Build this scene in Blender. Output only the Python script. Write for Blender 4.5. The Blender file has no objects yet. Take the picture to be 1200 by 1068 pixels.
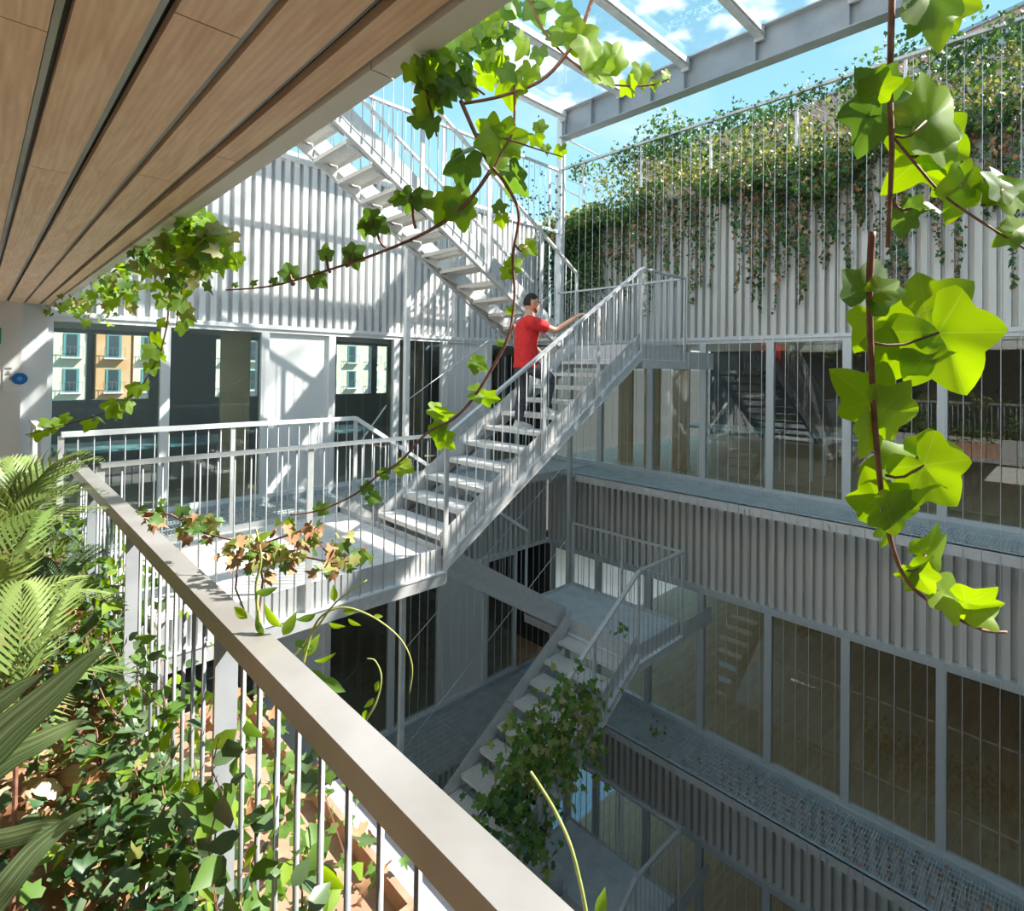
import bpy, math, random
import numpy as np
from mathutils import Vector, Matrix, Quaternion
random.seed(7); rng = np.random.default_rng(7)
scene = bpy.context.scene
COL = scene.collection

# ------------------------------------------------------------------ camera, sky, sun, exposure
FPX, YAW, PITCH, ROLL, CY = 651.18, .8013268, .01222116, .01329525, 425.41
_F0 = Vector((math.cos(YAW), math.sin(YAW), 0)); _R0 = Vector((math.sin(YAW), -math.cos(YAW), 0)); _U0 = Vector((0, 0, 1))
FW = _F0*math.cos(PITCH) + _U0*math.sin(PITCH); _U1 = -_F0*math.sin(PITCH) + _U0*math.cos(PITCH)
RT = _R0*math.cos(ROLL) + _U1*math.sin(ROLL); UP = -_R0*math.sin(ROLL) + _U1*math.cos(ROLL)
cam = bpy.data.cameras.new('camera'); co = bpy.data.objects.new('camera', cam); COL.objects.link(co)
co.matrix_world = Matrix(((RT.x, UP.x, -FW.x, 0), (RT.y, UP.y, -FW.y, 0), (RT.z, UP.z, -FW.z, 0), (0, 0, 0, 1)))
cam.sensor_width = 36; cam.lens = FPX/1200*36; cam.shift_y = -(534-CY)/1200
cam.clip_start = 0.02; cam.clip_end = 300
scene.camera = co
def ray(x, y): return FW + RT*((x-600)/FPX) - UP*((y-CY)/FPX)
def at_d(x, y, D): return ray(x, y)*D
def at_y(x, y, Y): d = ray(x, y); return d*(Y/d.y)
def at_x(x, y, X): d = ray(x, y); return d*(X/d.x)

world = bpy.data.worlds.new('world'); scene.world = world; world.use_nodes = True
nt = world.node_tree; nt.nodes.clear()
def N(nt, t, **k):
    n = nt.nodes.new(t)
    for a, b in k.items(): setattr(n, a, b)
    return n
wo = N(nt, 'ShaderNodeOutputWorld'); bg = N(nt, 'ShaderNodeBackground'); tc = N(nt, 'ShaderNodeTexCoord')
sx = N(nt, 'ShaderNodeSeparateXYZ'); rp = N(nt, 'ShaderNodeValToRGB')
nt.links.new(tc.outputs['Generated'], sx.inputs[0]); nt.links.new(sx.outputs['Z'], rp.inputs[0])
cr = rp.color_ramp
cr.elements[0].position = 0.0; cr.elements[0].color = (.16, .16, .15, 1)
cr.elements[1].position = 1.0; cr.elements[1].color = (.16, .36, .60, 1)
for p, c in ((.02, (.62, .74, .80, 1)), (.30, (.30, .57, .72, 1)), (.55, (.20, .45, .63, 1))):
    e = cr.elements.new(p); e.color = c
no = N(nt, 'ShaderNodeTexNoise'); no.inputs['Scale'].default_value = 2.2; no.inputs['Detail'].default_value = 7
mp = N(nt, 'ShaderNodeMapping'); mp.inputs['Scale'].default_value = (1, 1, 2.2); mp.inputs['Location'].default_value = (3.1, .4, 0)
nt.links.new(tc.outputs['Generated'], mp.inputs[0]); nt.links.new(mp.outputs[0], no.inputs['Vector'])
cr2 = N(nt, 'ShaderNodeValToRGB'); cr2.color_ramp.elements[0].position = .54; cr2.color_ramp.elements[1].position = .95
nt.links.new(no.outputs[0], cr2.inputs[0])
mx = N(nt, 'ShaderNodeMixRGB'); mx.inputs[2].default_value = (.66, .74, .80, 1)
nt.links.new(cr2.outputs[0], mx.inputs[0]); nt.links.new(rp.outputs[0], mx.inputs[1]); nt.links.new(mx.outputs[0], bg.inputs[0])
bg.inputs[1].default_value = .90
nt.links.new(bg.outputs[0], wo.inputs[0])
sun = bpy.data.lights.new('sun', 'SUN'); so = bpy.data.objects.new('sun', sun); COL.objects.link(so)
SD = Vector((1.0, -.80, 1.22)).normalized()
so.rotation_euler = SD.to_track_quat('Z', 'Y').to_euler(); sun.energy = 6.9; sun.angle = .009; sun.color = (1, .955, .88)
scene.view_settings.view_transform = 'Standard'; scene.view_settings.look = 'None'
scene.view_settings.gamma = 1; scene.view_settings.exposure = 0.90; scene.view_settings.use_curve_mapping = False
scene.cycles.max_bounces = 10; scene.cycles.transparent_max_bounces = 24; scene.cycles.sample_clamp_indirect = 6

# ------------------------------------------------------------------ materials
def mat(name, col, col2=None, rough=.6, metal=0., scale=6., bump=0., stretch=None, detail=4, trans=0., spec=.5, lo=.35, hi=.65):
    m = bpy.data.materials.new(name); m.use_nodes = True; t = m.node_tree; b = t.nodes['Principled BSDF']
    b.inputs['Roughness'].default_value = rough; b.inputs['Metallic'].default_value = metal
    b.inputs['Base Color'].default_value = (*col, 1); b.inputs['Specular IOR Level'].default_value = spec
    if col2 or bump:
        tc = N(t, 'ShaderNodeTexCoord'); mp = N(t, 'ShaderNodeMapping'); mp.inputs['Scale'].default_value = stretch or (1, 1, 1)
        g = N(t, 'ShaderNodeNewGeometry'); t.links.new(g.outputs['Position'], mp.inputs[0])
        n = N(t, 'ShaderNodeTexNoise'); n.inputs['Scale'].default_value = scale; n.inputs['Detail'].default_value = detail
        t.links.new(mp.outputs[0], n.inputs['Vector'])
        if col2:
            r = N(t, 'ShaderNodeValToRGB'); r.color_ramp.elements[0].color = (*col, 1); r.color_ramp.elements[1].color = (*col2, 1)
            r.color_ramp.elements[0].position = lo; r.color_ramp.elements[1].position = hi
            t.links.new(n.outputs[0], r.inputs[0]); t.links.new(r.outputs[0], b.inputs['Base Color'])
        if bump:
            bp = N(t, 'ShaderNodeBump'); bp.inputs['Strength'].default_value = bump; bp.inputs['Distance'].default_value = .01
            t.links.new(n.outputs[0], bp.inputs['Height']); t.links.new(bp.outputs[0], b.inputs['Normal'])
    return m
def leafmat(name, c1, c2, tr=.45, scale=3., rough=.45):
    m = mat(name, c1, c2, rough=rough, scale=scale, lo=.3, hi=.7); t = m.node_tree; b = t.nodes['Principled BSDF']
    # light passes through thin leaves
    src = b.inputs['Base Color'].links[0].from_socket
    hs = N(t, 'ShaderNodeHueSaturation'); hs.inputs['Saturation'].default_value = 1.15; hs.inputs['Value'].default_value = 1.35
    hs.inputs['Hue'].default_value = .485
    t.links.new(src, hs.inputs['Color'])
    tl = N(t, 'ShaderNodeBsdfTranslucent'); t.links.new(hs.outputs[0], tl.inputs[0])
    ms = N(t, 'ShaderNodeMixShader'); ms.inputs[0].default_value = tr
    out = t.nodes['Material Output']
    t.links.new(b.outputs[0], ms.inputs[1]); t.links.new(tl.outputs[0], ms.inputs[2]); t.links.new(ms.outputs[0], out.inputs[0])
    return m
def veined(name, c1, c2, vein, tr):
    m = leafmat(name, c1, c2, tr, scale=9, rough=.5); t = m.node_tree; b = t.nodes['Principled BSDF']
    src = b.inputs['Base Color'].links[0].from_socket; dst = [l.to_socket for l in src.links]
    tc = N(t, 'ShaderNodeTexCoord'); sp = N(t, 'ShaderNodeSeparateXYZ'); t.links.new(tc.outputs['Object'], sp.inputs[0])
    def mt(op, a, b_=None, c=None):
        n = N(t, 'ShaderNodeMath', operation=op)
        for i, v in enumerate((a, b_, c)):
            if v is None: continue
            if isinstance(v, (int, float)): n.inputs[i].default_value = v
            else: t.links.new(v, n.inputs[i])
        return n.outputs[0]
    best = None
    for A in (0, 60, -60, 122, -122):
        s_, c_ = math.sin(math.radians(A)), math.cos(math.radians(A))
        perp = mt('ABSOLUTE', mt('MULTIPLY_ADD', sp.outputs[0], c_, mt('MULTIPLY', sp.outputs[1], -s_)))
        al = mt('MULTIPLY_ADD', sp.outputs[0], s_, mt('MULTIPLY', sp.outputs[1], c_))
        k = mt('MULTIPLY', mt('LESS_THAN', perp, mt('MULTIPLY_ADD', al, -.012, .014)), mt('GREATER_THAN', al, 0))
        best = k if best is None else mt('MAXIMUM', best, k)
    mx = N(t, 'ShaderNodeMixRGB'); mx.inputs[2].default_value = (*vein, 1)
    t.links.new(mt('MULTIPLY', best, .28), mx.inputs[0]); t.links.new(src, mx.inputs[1])
    for d in dst: t.links.new(mx.outputs[0], d)
    return m
def glassmat(name, tint, refl=.12, dirt=None):
    m = bpy.data.materials.new(name); m.use_nodes = True; t = m.node_tree; t.nodes.clear()
    o = N(t, 'ShaderNodeOutputMaterial'); tr = N(t, 'ShaderNodeBsdfTransparent'); tr.inputs[0].default_value = (*tint, 1)
    gl = N(t, 'ShaderNodeBsdfGlossy'); gl.inputs['Roughness'].default_value = .01; gl.inputs[0].default_value = (.9, .95, .95, 1)
    lw = N(t, 'ShaderNodeFresnel'); lw.inputs[0].default_value = 1.55
    ad = N(t, 'ShaderNodeMath', operation='MULTIPLY_ADD'); ad.inputs[1].default_value = 1.3; ad.inputs[2].default_value = refl
    ad.use_clamp = True
    t.links.new(lw.outputs[0], ad.inputs[0])
    gg = N(t, 'ShaderNodeNewGeometry'); fb = N(t, 'ShaderNodeMath', operation='SUBTRACT'); fb.inputs[0].default_value = 1
    t.links.new(gg.outputs['Backfacing'], fb.inputs[1]); mu = N(t, 'ShaderNodeMath', operation='MULTIPLY')
    t.links.new(fb.outputs[0], mu.inputs[0]); t.links.new(ad.outputs[0], mu.inputs[1])
    ms = N(t, 'ShaderNodeMixShader'); t.links.new(mu.outputs[0], ms.inputs[0]); t.links.new(tr.outputs[0], ms.inputs[1]); t.links.new(gl.outputs[0], ms.inputs[2])
    last = ms
    if dirt:
        g = N(t, 'ShaderNodeNewGeometry'); n = N(t, 'ShaderNodeTexNoise'); n.inputs['Scale'].default_value = 1.3; n.inputs['Detail'].default_value = 9
        t.links.new(g.outputs['Position'], n.inputs['Vector'])
        r = N(t, 'ShaderNodeValToRGB'); r.color_ramp.elements[0].position = .48; r.color_ramp.elements[1].position = .60
        r.color_ramp.elements[0].color = (.01, .01, .01, 1); r.color_ramp.elements[1].color = (.34, .34, .34, 1)
        t.links.new(n.outputs[0], r.inputs[0])
        d = N(t, 'ShaderNodeBsdfTranslucent'); d.inputs[0].default_value = (*dirt, 1)
        m2 = N(t, 'ShaderNodeMixShader'); t.links.new(r.outputs[0], m2.inputs[0]); t.links.new(ms.outputs[0], m2.inputs[1]); t.links.new(d.outputs[0], m2.inputs[2])
        last = m2
    t.links.new(last.outputs[0], o.inputs[0])
    return m
M = {}
M['galv'] = mat('galvanised_steel', (.53, .53, .52), (.66, .66, .65), rough=.5, metal=.35, scale=14, lo=.2, hi=.8)
M['beam'] = mat('shade_toned_beam', (.30, .33, .35), (.37, .40, .42), rough=.5, metal=.2, scale=3)  # steel darkened: the shade on the beam is put into its colour
M['rod'] = mat('shade_toned_rod', (.44, .46, .47), rough=.5, metal=.3)  # darker than galv, the shadow on the rods put into the colour
M['galv_fore'] = mat('foreground_grey_steel', (.36, .38, .41), (.44, .46, .49), rough=.5, metal=.2, scale=8)  # foreground steel, an even grey darker than galv
M['galv_light'] = mat('pale_galvanised_steel', (.66, .68, .68), (.80, .81, .80), rough=.5, metal=.1, scale=5)
M['cable'] = mat('stainless_cable', (.62, .63, .62), rough=.35, metal=.5)
M['corr'] = mat('corrugated_aluminium', (.60, .58, .54), (.68, .66, .62), rough=.5, metal=.15, scale=1.5, stretch=(1, 1, .2))
M['corr_left'] = mat('pale_corrugated_aluminium', (.66, .66, .65), (.74, .74, .73), rough=.5, metal=.15, scale=1.5, stretch=(1, 1, .2))
M['frame'] = mat('aluminium_frame', (.56, .59, .60), rough=.45, metal=.3)
M['frame_white'] = mat('pale_aluminium_frame', (.74, .75, .75), rough=.5, metal=.1)
M['ledge'] = mat('zinc_ledge', (.42, .50, .53), (.50, .58, .61), rough=.45, metal=.3, scale=4)
M['white'] = mat('white_plaster', (.74, .72, .70), (.80, .79, .77), rough=.85, scale=1.2)
M['fascia'] = mat('painted_fascia', (.66, .66, .60), (.72, .72, .67), rough=.6, scale=1.1)
M['strip'] = mat('grey_metal_strip', (.16, .17, .16), (.34, .34, .32), rough=.4, metal=.6, scale=2.2)
M['rail'] = mat('weathered_steel_rail', (.33, .31, .285), (.44, .42, .40), rough=.4, metal=.35, scale=4, bump=.08, detail=8)
M['tread'] = mat('perforated_tread', (.62, .60, .56), (.78, .76, .72), rough=.65, metal=.15, scale=60, bump=.5, detail=2)
M['deck'] = mat('pale_deck_sheet', (.64, .61, .57), (.80, .78, .74), rough=.7, scale=4, bump=.3, detail=9, stretch=(1, 6, 1))
M['grate'] = mat('walkway_grating_steel', (.56, .64, .66), (.68, .75, .76), rough=.5, metal=.2, scale=5)
M['dark'] = mat('dark_interior', (.045, .045, .05), rough=.9)
M['wood_in'] = mat('interior_wood', (.52, .33, .17), (.64, .43, .24), rough=.5, scale=2, stretch=(1, 8, 1))
M['wood_dark'] = mat('dark_timber_panel', (.20, .12, .07), (.30, .19, .11), rough=.6, scale=3, stretch=(6, 6, .4))
M['soil'] = mat('planter_soil', (.24, .14, .08), (.52, .36, .24), rough=.95, scale=9, bump=.8, detail=8)
M['stone'] = mat('sandstone_rock', (.56, .40, .27), (.74, .58, .42), rough=.9, scale=7, bump=.5)
M['glass'] = glassmat('window_glass', (.86, .91, .90), .07)
M['glass_l'] = glassmat('left_window_glass', (.80, .89, .89), .07)
M['roofglass'] = glassmat('dusty_roof_glass', (.96, .98, .98), .01, dirt=(.72, .66, .70))
M['ivy'] = leafmat('ivy_leaf_mid', (.07, .17, .035), (.16, .29, .06), .3, scale=1.5)
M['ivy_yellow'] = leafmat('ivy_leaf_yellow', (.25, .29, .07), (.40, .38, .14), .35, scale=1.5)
M['ivy_dark'] = leafmat('ivy_leaf_dark', (.028, .085, .03), (.06, .14, .045), .15, scale=1.5)
M['lime'] = leafmat('lime_leaf', (.20, .36, .035), (.34, .50, .06), .55, scale=9, rough=.5)
M['lime_dark'] = leafmat('green_leaf', (.09, .20, .035), (.17, .31, .06), .45, scale=9, rough=.5)
M['ground'] = leafmat('groundcover_leaf', (.06, .12, .05), (.15, .22, .10), .2, scale=5, rough=.3)
M['palm'] = leafmat('palm_leaf', (.14, .24, .06), (.34, .42, .14), .25, scale=4, rough=.35)
M['dry'] = mat('dry_leaf', (.30, .13, .06), (.52, .30, .16), rough=.9, scale=8)
M['stem'] = mat('brown_stem', (.16, .07, .045), (.30, .15, .10), rough=.6, scale=40, bump=.3)
M['gstem'] = mat('green_stem', (.30, .36, .08), (.45, .48, .16), rough=.5, scale=30)
M['skin'] = mat('skin', (.62, .34, .22), rough=.55)
M['red'] = mat('red_cotton', (.62, .018, .02), (.72, .03, .03), rough=.85, scale=20, bump=.2)
M['jeans'] = mat('charcoal_denim', (.035, .037, .043), (.075, .078, .085), rough=.9, scale=25)
M['hair'] = mat('dark_hair', (.018, .012, .01), rough=.8)
M['shoe'] = mat('pale_shoe', (.62, .58, .55), rough=.7)
M['black'] = mat('black_plastic', (.015, .015, .015), rough=.4)
M['paper'] = mat('white_paper', (.80, .80, .80), rough=.8)
M['blue'] = mat('blue_print', (.01, .16, .50), rough=.6)
M['ltblue'] = mat('light_blue_print', (.10, .38, .80), rough=.6)
M['grey_print'] = mat('grey_print', (.32, .30, .32), rough=.7)
M['green_sign'] = mat('green_sign', (.02, .35, .16), rough=.5)
M['fac_yellow'] = mat('ochre_render', (.70, .66, .48), (.80, .77, .60), rough=.9, scale=.8)
M['fac_orange'] = mat('orange_render', (.68, .36, .16), (.76, .45, .24), rough=.9, scale=.8)
M['fac_pink'] = mat('pink_render', (.62, .40, .33), (.72, .52, .45), rough=.9, scale=1.5)
M['cop'] = mat('zinc_coping', (.40, .45, .50), rough=.4, metal=.5)
M['shutter'] = mat('green_shutter', (.12, .30, .30), rough=.7)
M['fac_glass'] = mat('dark_pane', (.05, .07, .08), rough=.1)
M['teal'] = mat('teal_table', (.30, .50, .54), rough=.4)
M['v_lime'] = veined('lime_leaf_veined', (.20, .36, .035), (.32, .48, .06), (.48, .58, .16), .55)
M['v_lime_dark'] = veined('green_leaf_veined', (.09, .20, .035), (.17, .31, .06), (.28, .40, .14), .45)
# plywood ceiling
def wood():
    m = bpy.data.materials.new('pine_plank'); m.use_nodes = True; t = m.node_tree; b = t.nodes['Principled BSDF']
    g = N(t, 'ShaderNodeNewGeometry'); oi = N(t, 'ShaderNodeObjectInfo'); ad = N(t, 'ShaderNodeVectorMath', operation='ADD')
    t.links.new(g.outputs['Position'], ad.inputs[0])
    cx = N(t, 'ShaderNodeCombineXYZ'); ml = N(t, 'ShaderNodeMath', operation='MULTIPLY'); ml.inputs[1].default_value = 9
    t.links.new(oi.outputs['Random'], ml.inputs[0]); t.links.new(ml.outputs[0], cx.inputs[1]); t.links.new(cx.outputs[0], ad.inputs[1])
    mp = N(t, 'ShaderNodeMapping'); mp.inputs['Scale'].default_value = (22, 2.2, 1)
    t.links.new(ad.outputs[0], mp.inputs[0])
    n = N(t, 'ShaderNodeTexNoise'); n.inputs['Scale'].default_value = 1.6; n.inputs['Detail'].default_value = 8; n.inputs['Distortion'].default_value = 1.2
    t.links.new(mp.outputs[0], n.inputs['Vector'])
    r = N(t, 'ShaderNodeValToRGB'); r.color_ramp.elements[0].position = .32; r.color_ramp.elements[1].position = .68
    r.color_ramp.elements[0].color = (.74, .49, .31, 1); r.color_ramp.elements[1].color = (.88, .65, .45, 1)
    t.links.new(n.outputs[0], r.inputs[0])
    w = N(t, 'ShaderNodeTexWave'); w.inputs['Scale'].default_value = .9; w.inputs['Distortion'].default_value = 7; w.inputs['Detail'].default_value = 3
    t.links.new(mp.outputs[0], w.inputs['Vector'])
    mm = N(t, 'ShaderNodeMixRGB', blend_type='MULTIPLY'); mm.inputs[0].default_value = .09
    t.links.new(r.outputs[0], mm.inputs[1]); t.links.new(w.outputs[0], mm.inputs[2]); t.links.new(mm.outputs[0], b.inputs['Base Color'])
    b.inputs['Roughness'].default_value = .55
    return m
M['pine'] = wood()

# ------------------------------------------------------------------ builders
def wpos(o):
    v = Vector((0, 0, 0))
    while o is not None: v += o.location; o = o.parent
    return v
class MB:
    def __init__(s): s.v = []; s.f = []
    def add(s, vs, fs):
        b = len(s.v); s.v += [tuple(v) for v in vs]; s.f += [tuple(i+b for i in f) for f in fs]; return s
    def box(s, x0, x1, y0, y1, z0, z1):
        return s.add([(x0,y0,z0),(x1,y0,z0),(x1,y1,z0),(x0,y1,z0),(x0,y0,z1),(x1,y0,z1),(x1,y1,z1),(x0,y1,z1)],
                     [(0,3,2,1),(4,5,6,7),(0,1,5,4),(1,2,6,5),(2,3,7,6),(3,0,4,7)])
    def prism(s, pts, off):    # polygon pts extruded by vector off
        n = len(pts); o = Vector(off); a = [Vector(p) for p in pts]
        s.add(a + [p+o for p in a], [tuple(range(n))[::-1], tuple(range(n, 2*n))] + [(i, (i+1) % n, (i+1) % n+n, i+n) for i in range(n)])
        return s
    def bar(s, p, q, w, h, up=(0, 0, 1)):
        p, q, u = Vector(p), Vector(q), Vector(up); d = (q-p).normalized()
        a = d.cross(u).normalized()*w/2; b = a.cross(d).normalized()*h/2
        return s.add([p-a-b, p+a-b, p+a+b, p-a+b, q-a-b, q+a-b, q+a+b, q-a+b], [(0,3,2,1),(4,5,6,7),(0,1,5,4),(1,2,6,5),(2,3,7,6),(3,0,4,7)])
    def tube(s, pts, r, n=6, r2=None):
        pts = [Vector(p) for p in pts]; m = len(pts); b = len(s.v); u = Vector((.3, .5, .81)).normalized()
        for i, p in enumerate(pts):
            d = (pts[min(i+1, m-1)]-pts[max(i-1, 0)]).normalized(); a = d.cross(u)
            if a.length < .05: a = d.cross(Vector((1, 0, 0)))
            a.normalize(); c = d.cross(a); rr = r if r2 is None else r+(r2-r)*i/(m-1)
            for k in range(n): t = 2*math.pi*k/n; s.v.append(tuple(p+a*math.cos(t)*rr+c*math.sin(t)*rr))
        for i in range(m-1):
            for k in range(n):
                k2 = (k+1) % n; s.f.append((b+i*n+k, b+i*n+k2, b+(i+1)*n+k2, b+(i+1)*n+k))
        s.f.append(tuple(b+k for k in range(n))[::-1]); s.f.append(tuple(b+(m-1)*n+k for k in range(n)))
        return s
    def mesh(s, name, m, smooth=False, off=Vector((0, 0, 0))):
        me = bpy.data.meshes.new(name); me.from_pydata([(x-off.x, y-off.y, z-off.z) for x, y, z in s.v], [], s.f)
        me.materials.append(m)
        if smooth: me.polygons.foreach_set('use_smooth', [True]*len(me.polygons))
        me.update(); return me
    def build(s, name, m, parent=None, smooth=False, loc=None):
        off = wpos(parent) if parent else (Vector(loc) if loc is not None else Vector((0, 0, 0)))
        o = bpy.data.objects.new(name, s.mesh(name, m, smooth, off)); COL.objects.link(o)
        if parent: o.parent = parent
        elif loc is not None: o.location = loc
        return o
def tag(o, label=None, cat=None, group=None, kind=None):
    if label: o['label'] = label
    if cat: o['category'] = cat
    if group: o['group'] = group
    if kind: o['kind'] = kind
    return o
def thing(name, label, cat, loc=(0, 0, 0), group=None):
    o = bpy.data.objects.new(name, None); COL.objects.link(o); o.location = loc; o.empty_display_size = .1
    return tag(o, label, cat, group)
def struct(name, loc=(0, 0, 0)):
    o = bpy.data.objects.new(name, None); COL.objects.link(o); o.location = loc; o.empty_display_size = .1
    return tag(o, kind='structure')
def inst(name, me, pos, parent=None, scale=None, rot=None, quat=None):
    o = bpy.data.objects.new(name, me); COL.objects.link(o)
    if parent: o.parent = parent; o.location = Vector(pos)-wpos(parent)
    else: o.location = pos
    if scale is not None: o.scale = scale
    if rot is not None: o.rotation_euler = rot
    if quat is not None: o.rotation_mode = 'QUATERNION'; o.rotation_quaternion = quat
    return o

# ------------------------------------------------------------------ layout constants (metres, eye at z = 0)
XW, YF = 8.4, 7.6          # planes of the right and left glazed facades
XC, YC = 7.45, 6.1         # planes of the cable screens
H = 3.97                   # storey height
Z0, ZM = -1.70, .30        # own floor, half landing above
RIS, GO = 2.0/12, 3.2/11

# ------------------------------------------------------------------ facades
def corrugated(name, axis, c, a0, a1, z0, z1, m, per=.128, dep=.09):
    b = MB(); pts = []; a = a0; s = -1
    while a < a1:
        for da, dd in ((0, 0), (.068, 0), (.072, dep), (.124, dep)):
            if a+da <= a1: pts.append((a+da, dd))
        a += per
    vs = []
    for t, d in pts:
        for z in (z0, z1): vs.append((c+d, t, z) if axis == 'x' else (t, c+d, z))
    b.add(vs, [(2*i, 2*i+2, 2*i+3, 2*i+1) for i in range(len(pts)-1)])
    # back sheet
    if axis == 'x': b.box(c+dep+.02, c+dep+.12, a0, a1, z0, z1)
    else: b.box(a0, a1, c+dep+.02, c+dep+.12, z0, z1)
    o = b.build(name, m, loc=(c, a0, z0) if axis == 'x' else (a0, c, z0)); return tag(o, kind='structure')
wn = [0]
def window(axis, c, a0, a1, z0, z1, fm, gm, fw=.05, solid=None):
    wn[0] += 1
    p = struct('window_%d' % wn[0], (c, a0, z0) if axis == 'x' else (a0, c, z0))
    def B(b, x0, x1, d0, d1, zz0, zz1):
        if axis == 'x': b.box(c+d0, c+d1, x0, x1, zz0, zz1)
        else: b.box(x0, x1, c+d0, c+d1, zz0, zz1)
    for (q0, q1, r0, r1, nm) in ((a0, a1, z0, z0+fw*1.4, 'sill_rail'), (a0, a1, z1-fw, z1, 'head_rail'), (a0, a0+fw, z0+fw*1.4, z1-fw, 'jamb'), (a1-fw, a1, z0+fw*1.4, z1-fw, 'jamb')):
        b = MB(); B(b, q0, q1, -.03, .06, r0, r1); b.build(nm, fm, p)
    b = MB(); B(b, a0+fw, a1-fw, .015, .03, z0+fw*1.4, z1-fw); b.build('pane', solid or gm, p)
    return p
ym = [-3.0, -1.9, -.84, .18, 1.2, 2.22, 3.22, 4.26, 5.23, 6.30, 7.45]
left_bays = [(.55, 1.63, 0), (1.63, 2.78, 0), (2.78, 3.72, 1), (3.72, 4.80, 0), (4.80, 5.75, 0), (5.75, 6.75, 1), (6.75, 7.55, 0)]
for k, lev in enumerate((0, -1, -2)):
    dz = lev*H
    for i in range(len(ym)-1): window('x', XW, ym[i], ym[i+1], -1.76+dz, .50+dz, M['frame'], M['glass'])
    for a0, a1, s in left_bays:
        if lev == -2 and a0 < 2: continue
        window('y', YF, a0, a1, -1.76+dz, .50+dz, M['frame_white'], M['glass_l'], solid=M['frame_white'] if s else None)
    # trims under the corrugated skirts and zinc ledges below the glass
    t = MB().box(XW-.05, XW+.08, -3, YF+.05, .50+dz, .555+dz).build('trim_%d' % (2*k+1), M['frame'], loc=(XW, 0, .5+dz)); tag(t, kind='structure')
    t = MB().box(.5, XW, YF-.05, YF+.08, .50+dz, .555+dz).build('trim_%d' % (2*k+2), M['frame_white'], loc=(.5, YF, .5+dz)); tag(t, kind='structure')
corrugated('wall_right', 'x', XW, -3, YF, .555, 2.88, M['corr'])
corrugated('wall_right_middle', 'x', XW, -3, YF, .555-H, -1.88, M['corr'])
corrugated('wall_right_lower', 'x', XW, -3, YF, .555-2*H, -1.88-H, M['corr'])
corrugated('wall_right_bottom', 'x', XW, -3, YF, -10.4, -1.88-2*H, M['corr'])
corrugated('wall_left', 'y', YF, .45, XW, .555, 2.88, M['corr_left'])
corrugated('wall_left_middle', 'y', YF, .45, XW, .555-H, -1.88, M['corr'])
corrugated('wall_left_lower', 'y', YF, .45, XW, .555-2*H, -1.88-H, M['corr'])
corrugated('wall_left_bottom', 'y', YF, .45, XW, -10.4, -1.88-2*H, M['corr'])
c = MB().box(XW-.06, XW+.3, -3, YF, 2.88, 2.94).build('trim_7', M['frame'], loc=(XW, 0, 2.88)); tag(c, kind='structure')
c = MB().box(.4, XW, YF-.06, YF+.3, 2.88, 2.94).build('trim_8', M['galv_light'], loc=(.4, YF, 2.88)); tag(c, kind='structure')
# rooms behind the glass: slabs, partitions, back walls
for k, lev in enumerate((0, -1, -2)):
    dz = lev*H
    s = MB().box(XW+.16, XW+7, -4, YF, -1.9+dz, -1.77+dz).build('floor_right_room', M['wood_in'], loc=(XW, 0, -1.9+dz)); tag(s, kind='structure')
    s = MB().box(XW+.16, XW+7, -4, YF, .6+dz, .7+dz).build('ceiling_right_room', M['white'], loc=(XW, 0, .6+dz)); tag(s, kind='structure')
    s = MB().box(XW+7, XW+7.2, -4, YF, -1.8+dz, .6+dz).build('wall_right_room', M['wood_dark'] if lev else M['dark'], loc=(XW+7, 0, -1.9+dz)); tag(s, kind='structure')
    s = MB().box(.4, XW+.16, YF+.16, YF+4.6, -1.9+dz, -1.77+dz).build('floor_left_room', M['wood_in'], loc=(.4, YF, -1.9+dz)); tag(s, kind='structure')
    s = MB().box(.4, XW+.16, YF+.16, YF+4.6, .6+dz, .7+dz).build('ceiling_left_room', M['white'], loc=(.4, YF, .6+dz)); tag(s, kind='structure')
    b = MB()
    if lev == 0:
        holes = [(.78, 1.40), (1.48, 2.32), (3.45, 3.85), (4.0, 4.25), (6.0, 6.9), (7.05, 7.4)]; x = .3
        for h0, h1 in holes: b.box(x, h0, 12, 12.15, -1.8, .6); x = h1
        b.box(x, 9, 12, 12.15, -1.8, .6)
        for h0, h1 in holes: b.box(h0, h1, 12, 12.15, -1.8, -.62); b.box(h0, h1, 12, 12.15, .53, .6)
    else: b.box(.3, 9, 12, 12.15, -1.8+dz, .6+dz)
    s = b.build('wall_left_room', M['wood_dark'] if lev else M['cop'], loc=(.3, 12, -1.8+dz)); tag(s, kind='structure')
    s = MB().box(XW+.2, XW+.35, YF+.2, 12, -1.8+dz, .6+dz).build('wall_left_room_end', M['dark'], loc=(XW, YF, -1.8+dz)); tag(s, kind='structure')
    s = MB().box(.30, .42, YF+.2, 12, -1.8+dz, .6+dz).build('wall_left_room_start', M['white'], loc=(.3, YF, -1.8+dz)); tag(s, kind='structure')
    for (x, w, mm) in ((9.6, 1.1, 'wood_in'), (9.9, .5, 'teal')):
        pass
s = MB().box(-3, 14, -4, 13, -10.6, -10.4).build('floor', M['cop'], loc=(0, 0, -10.5)); tag(s, kind='structure')
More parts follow.
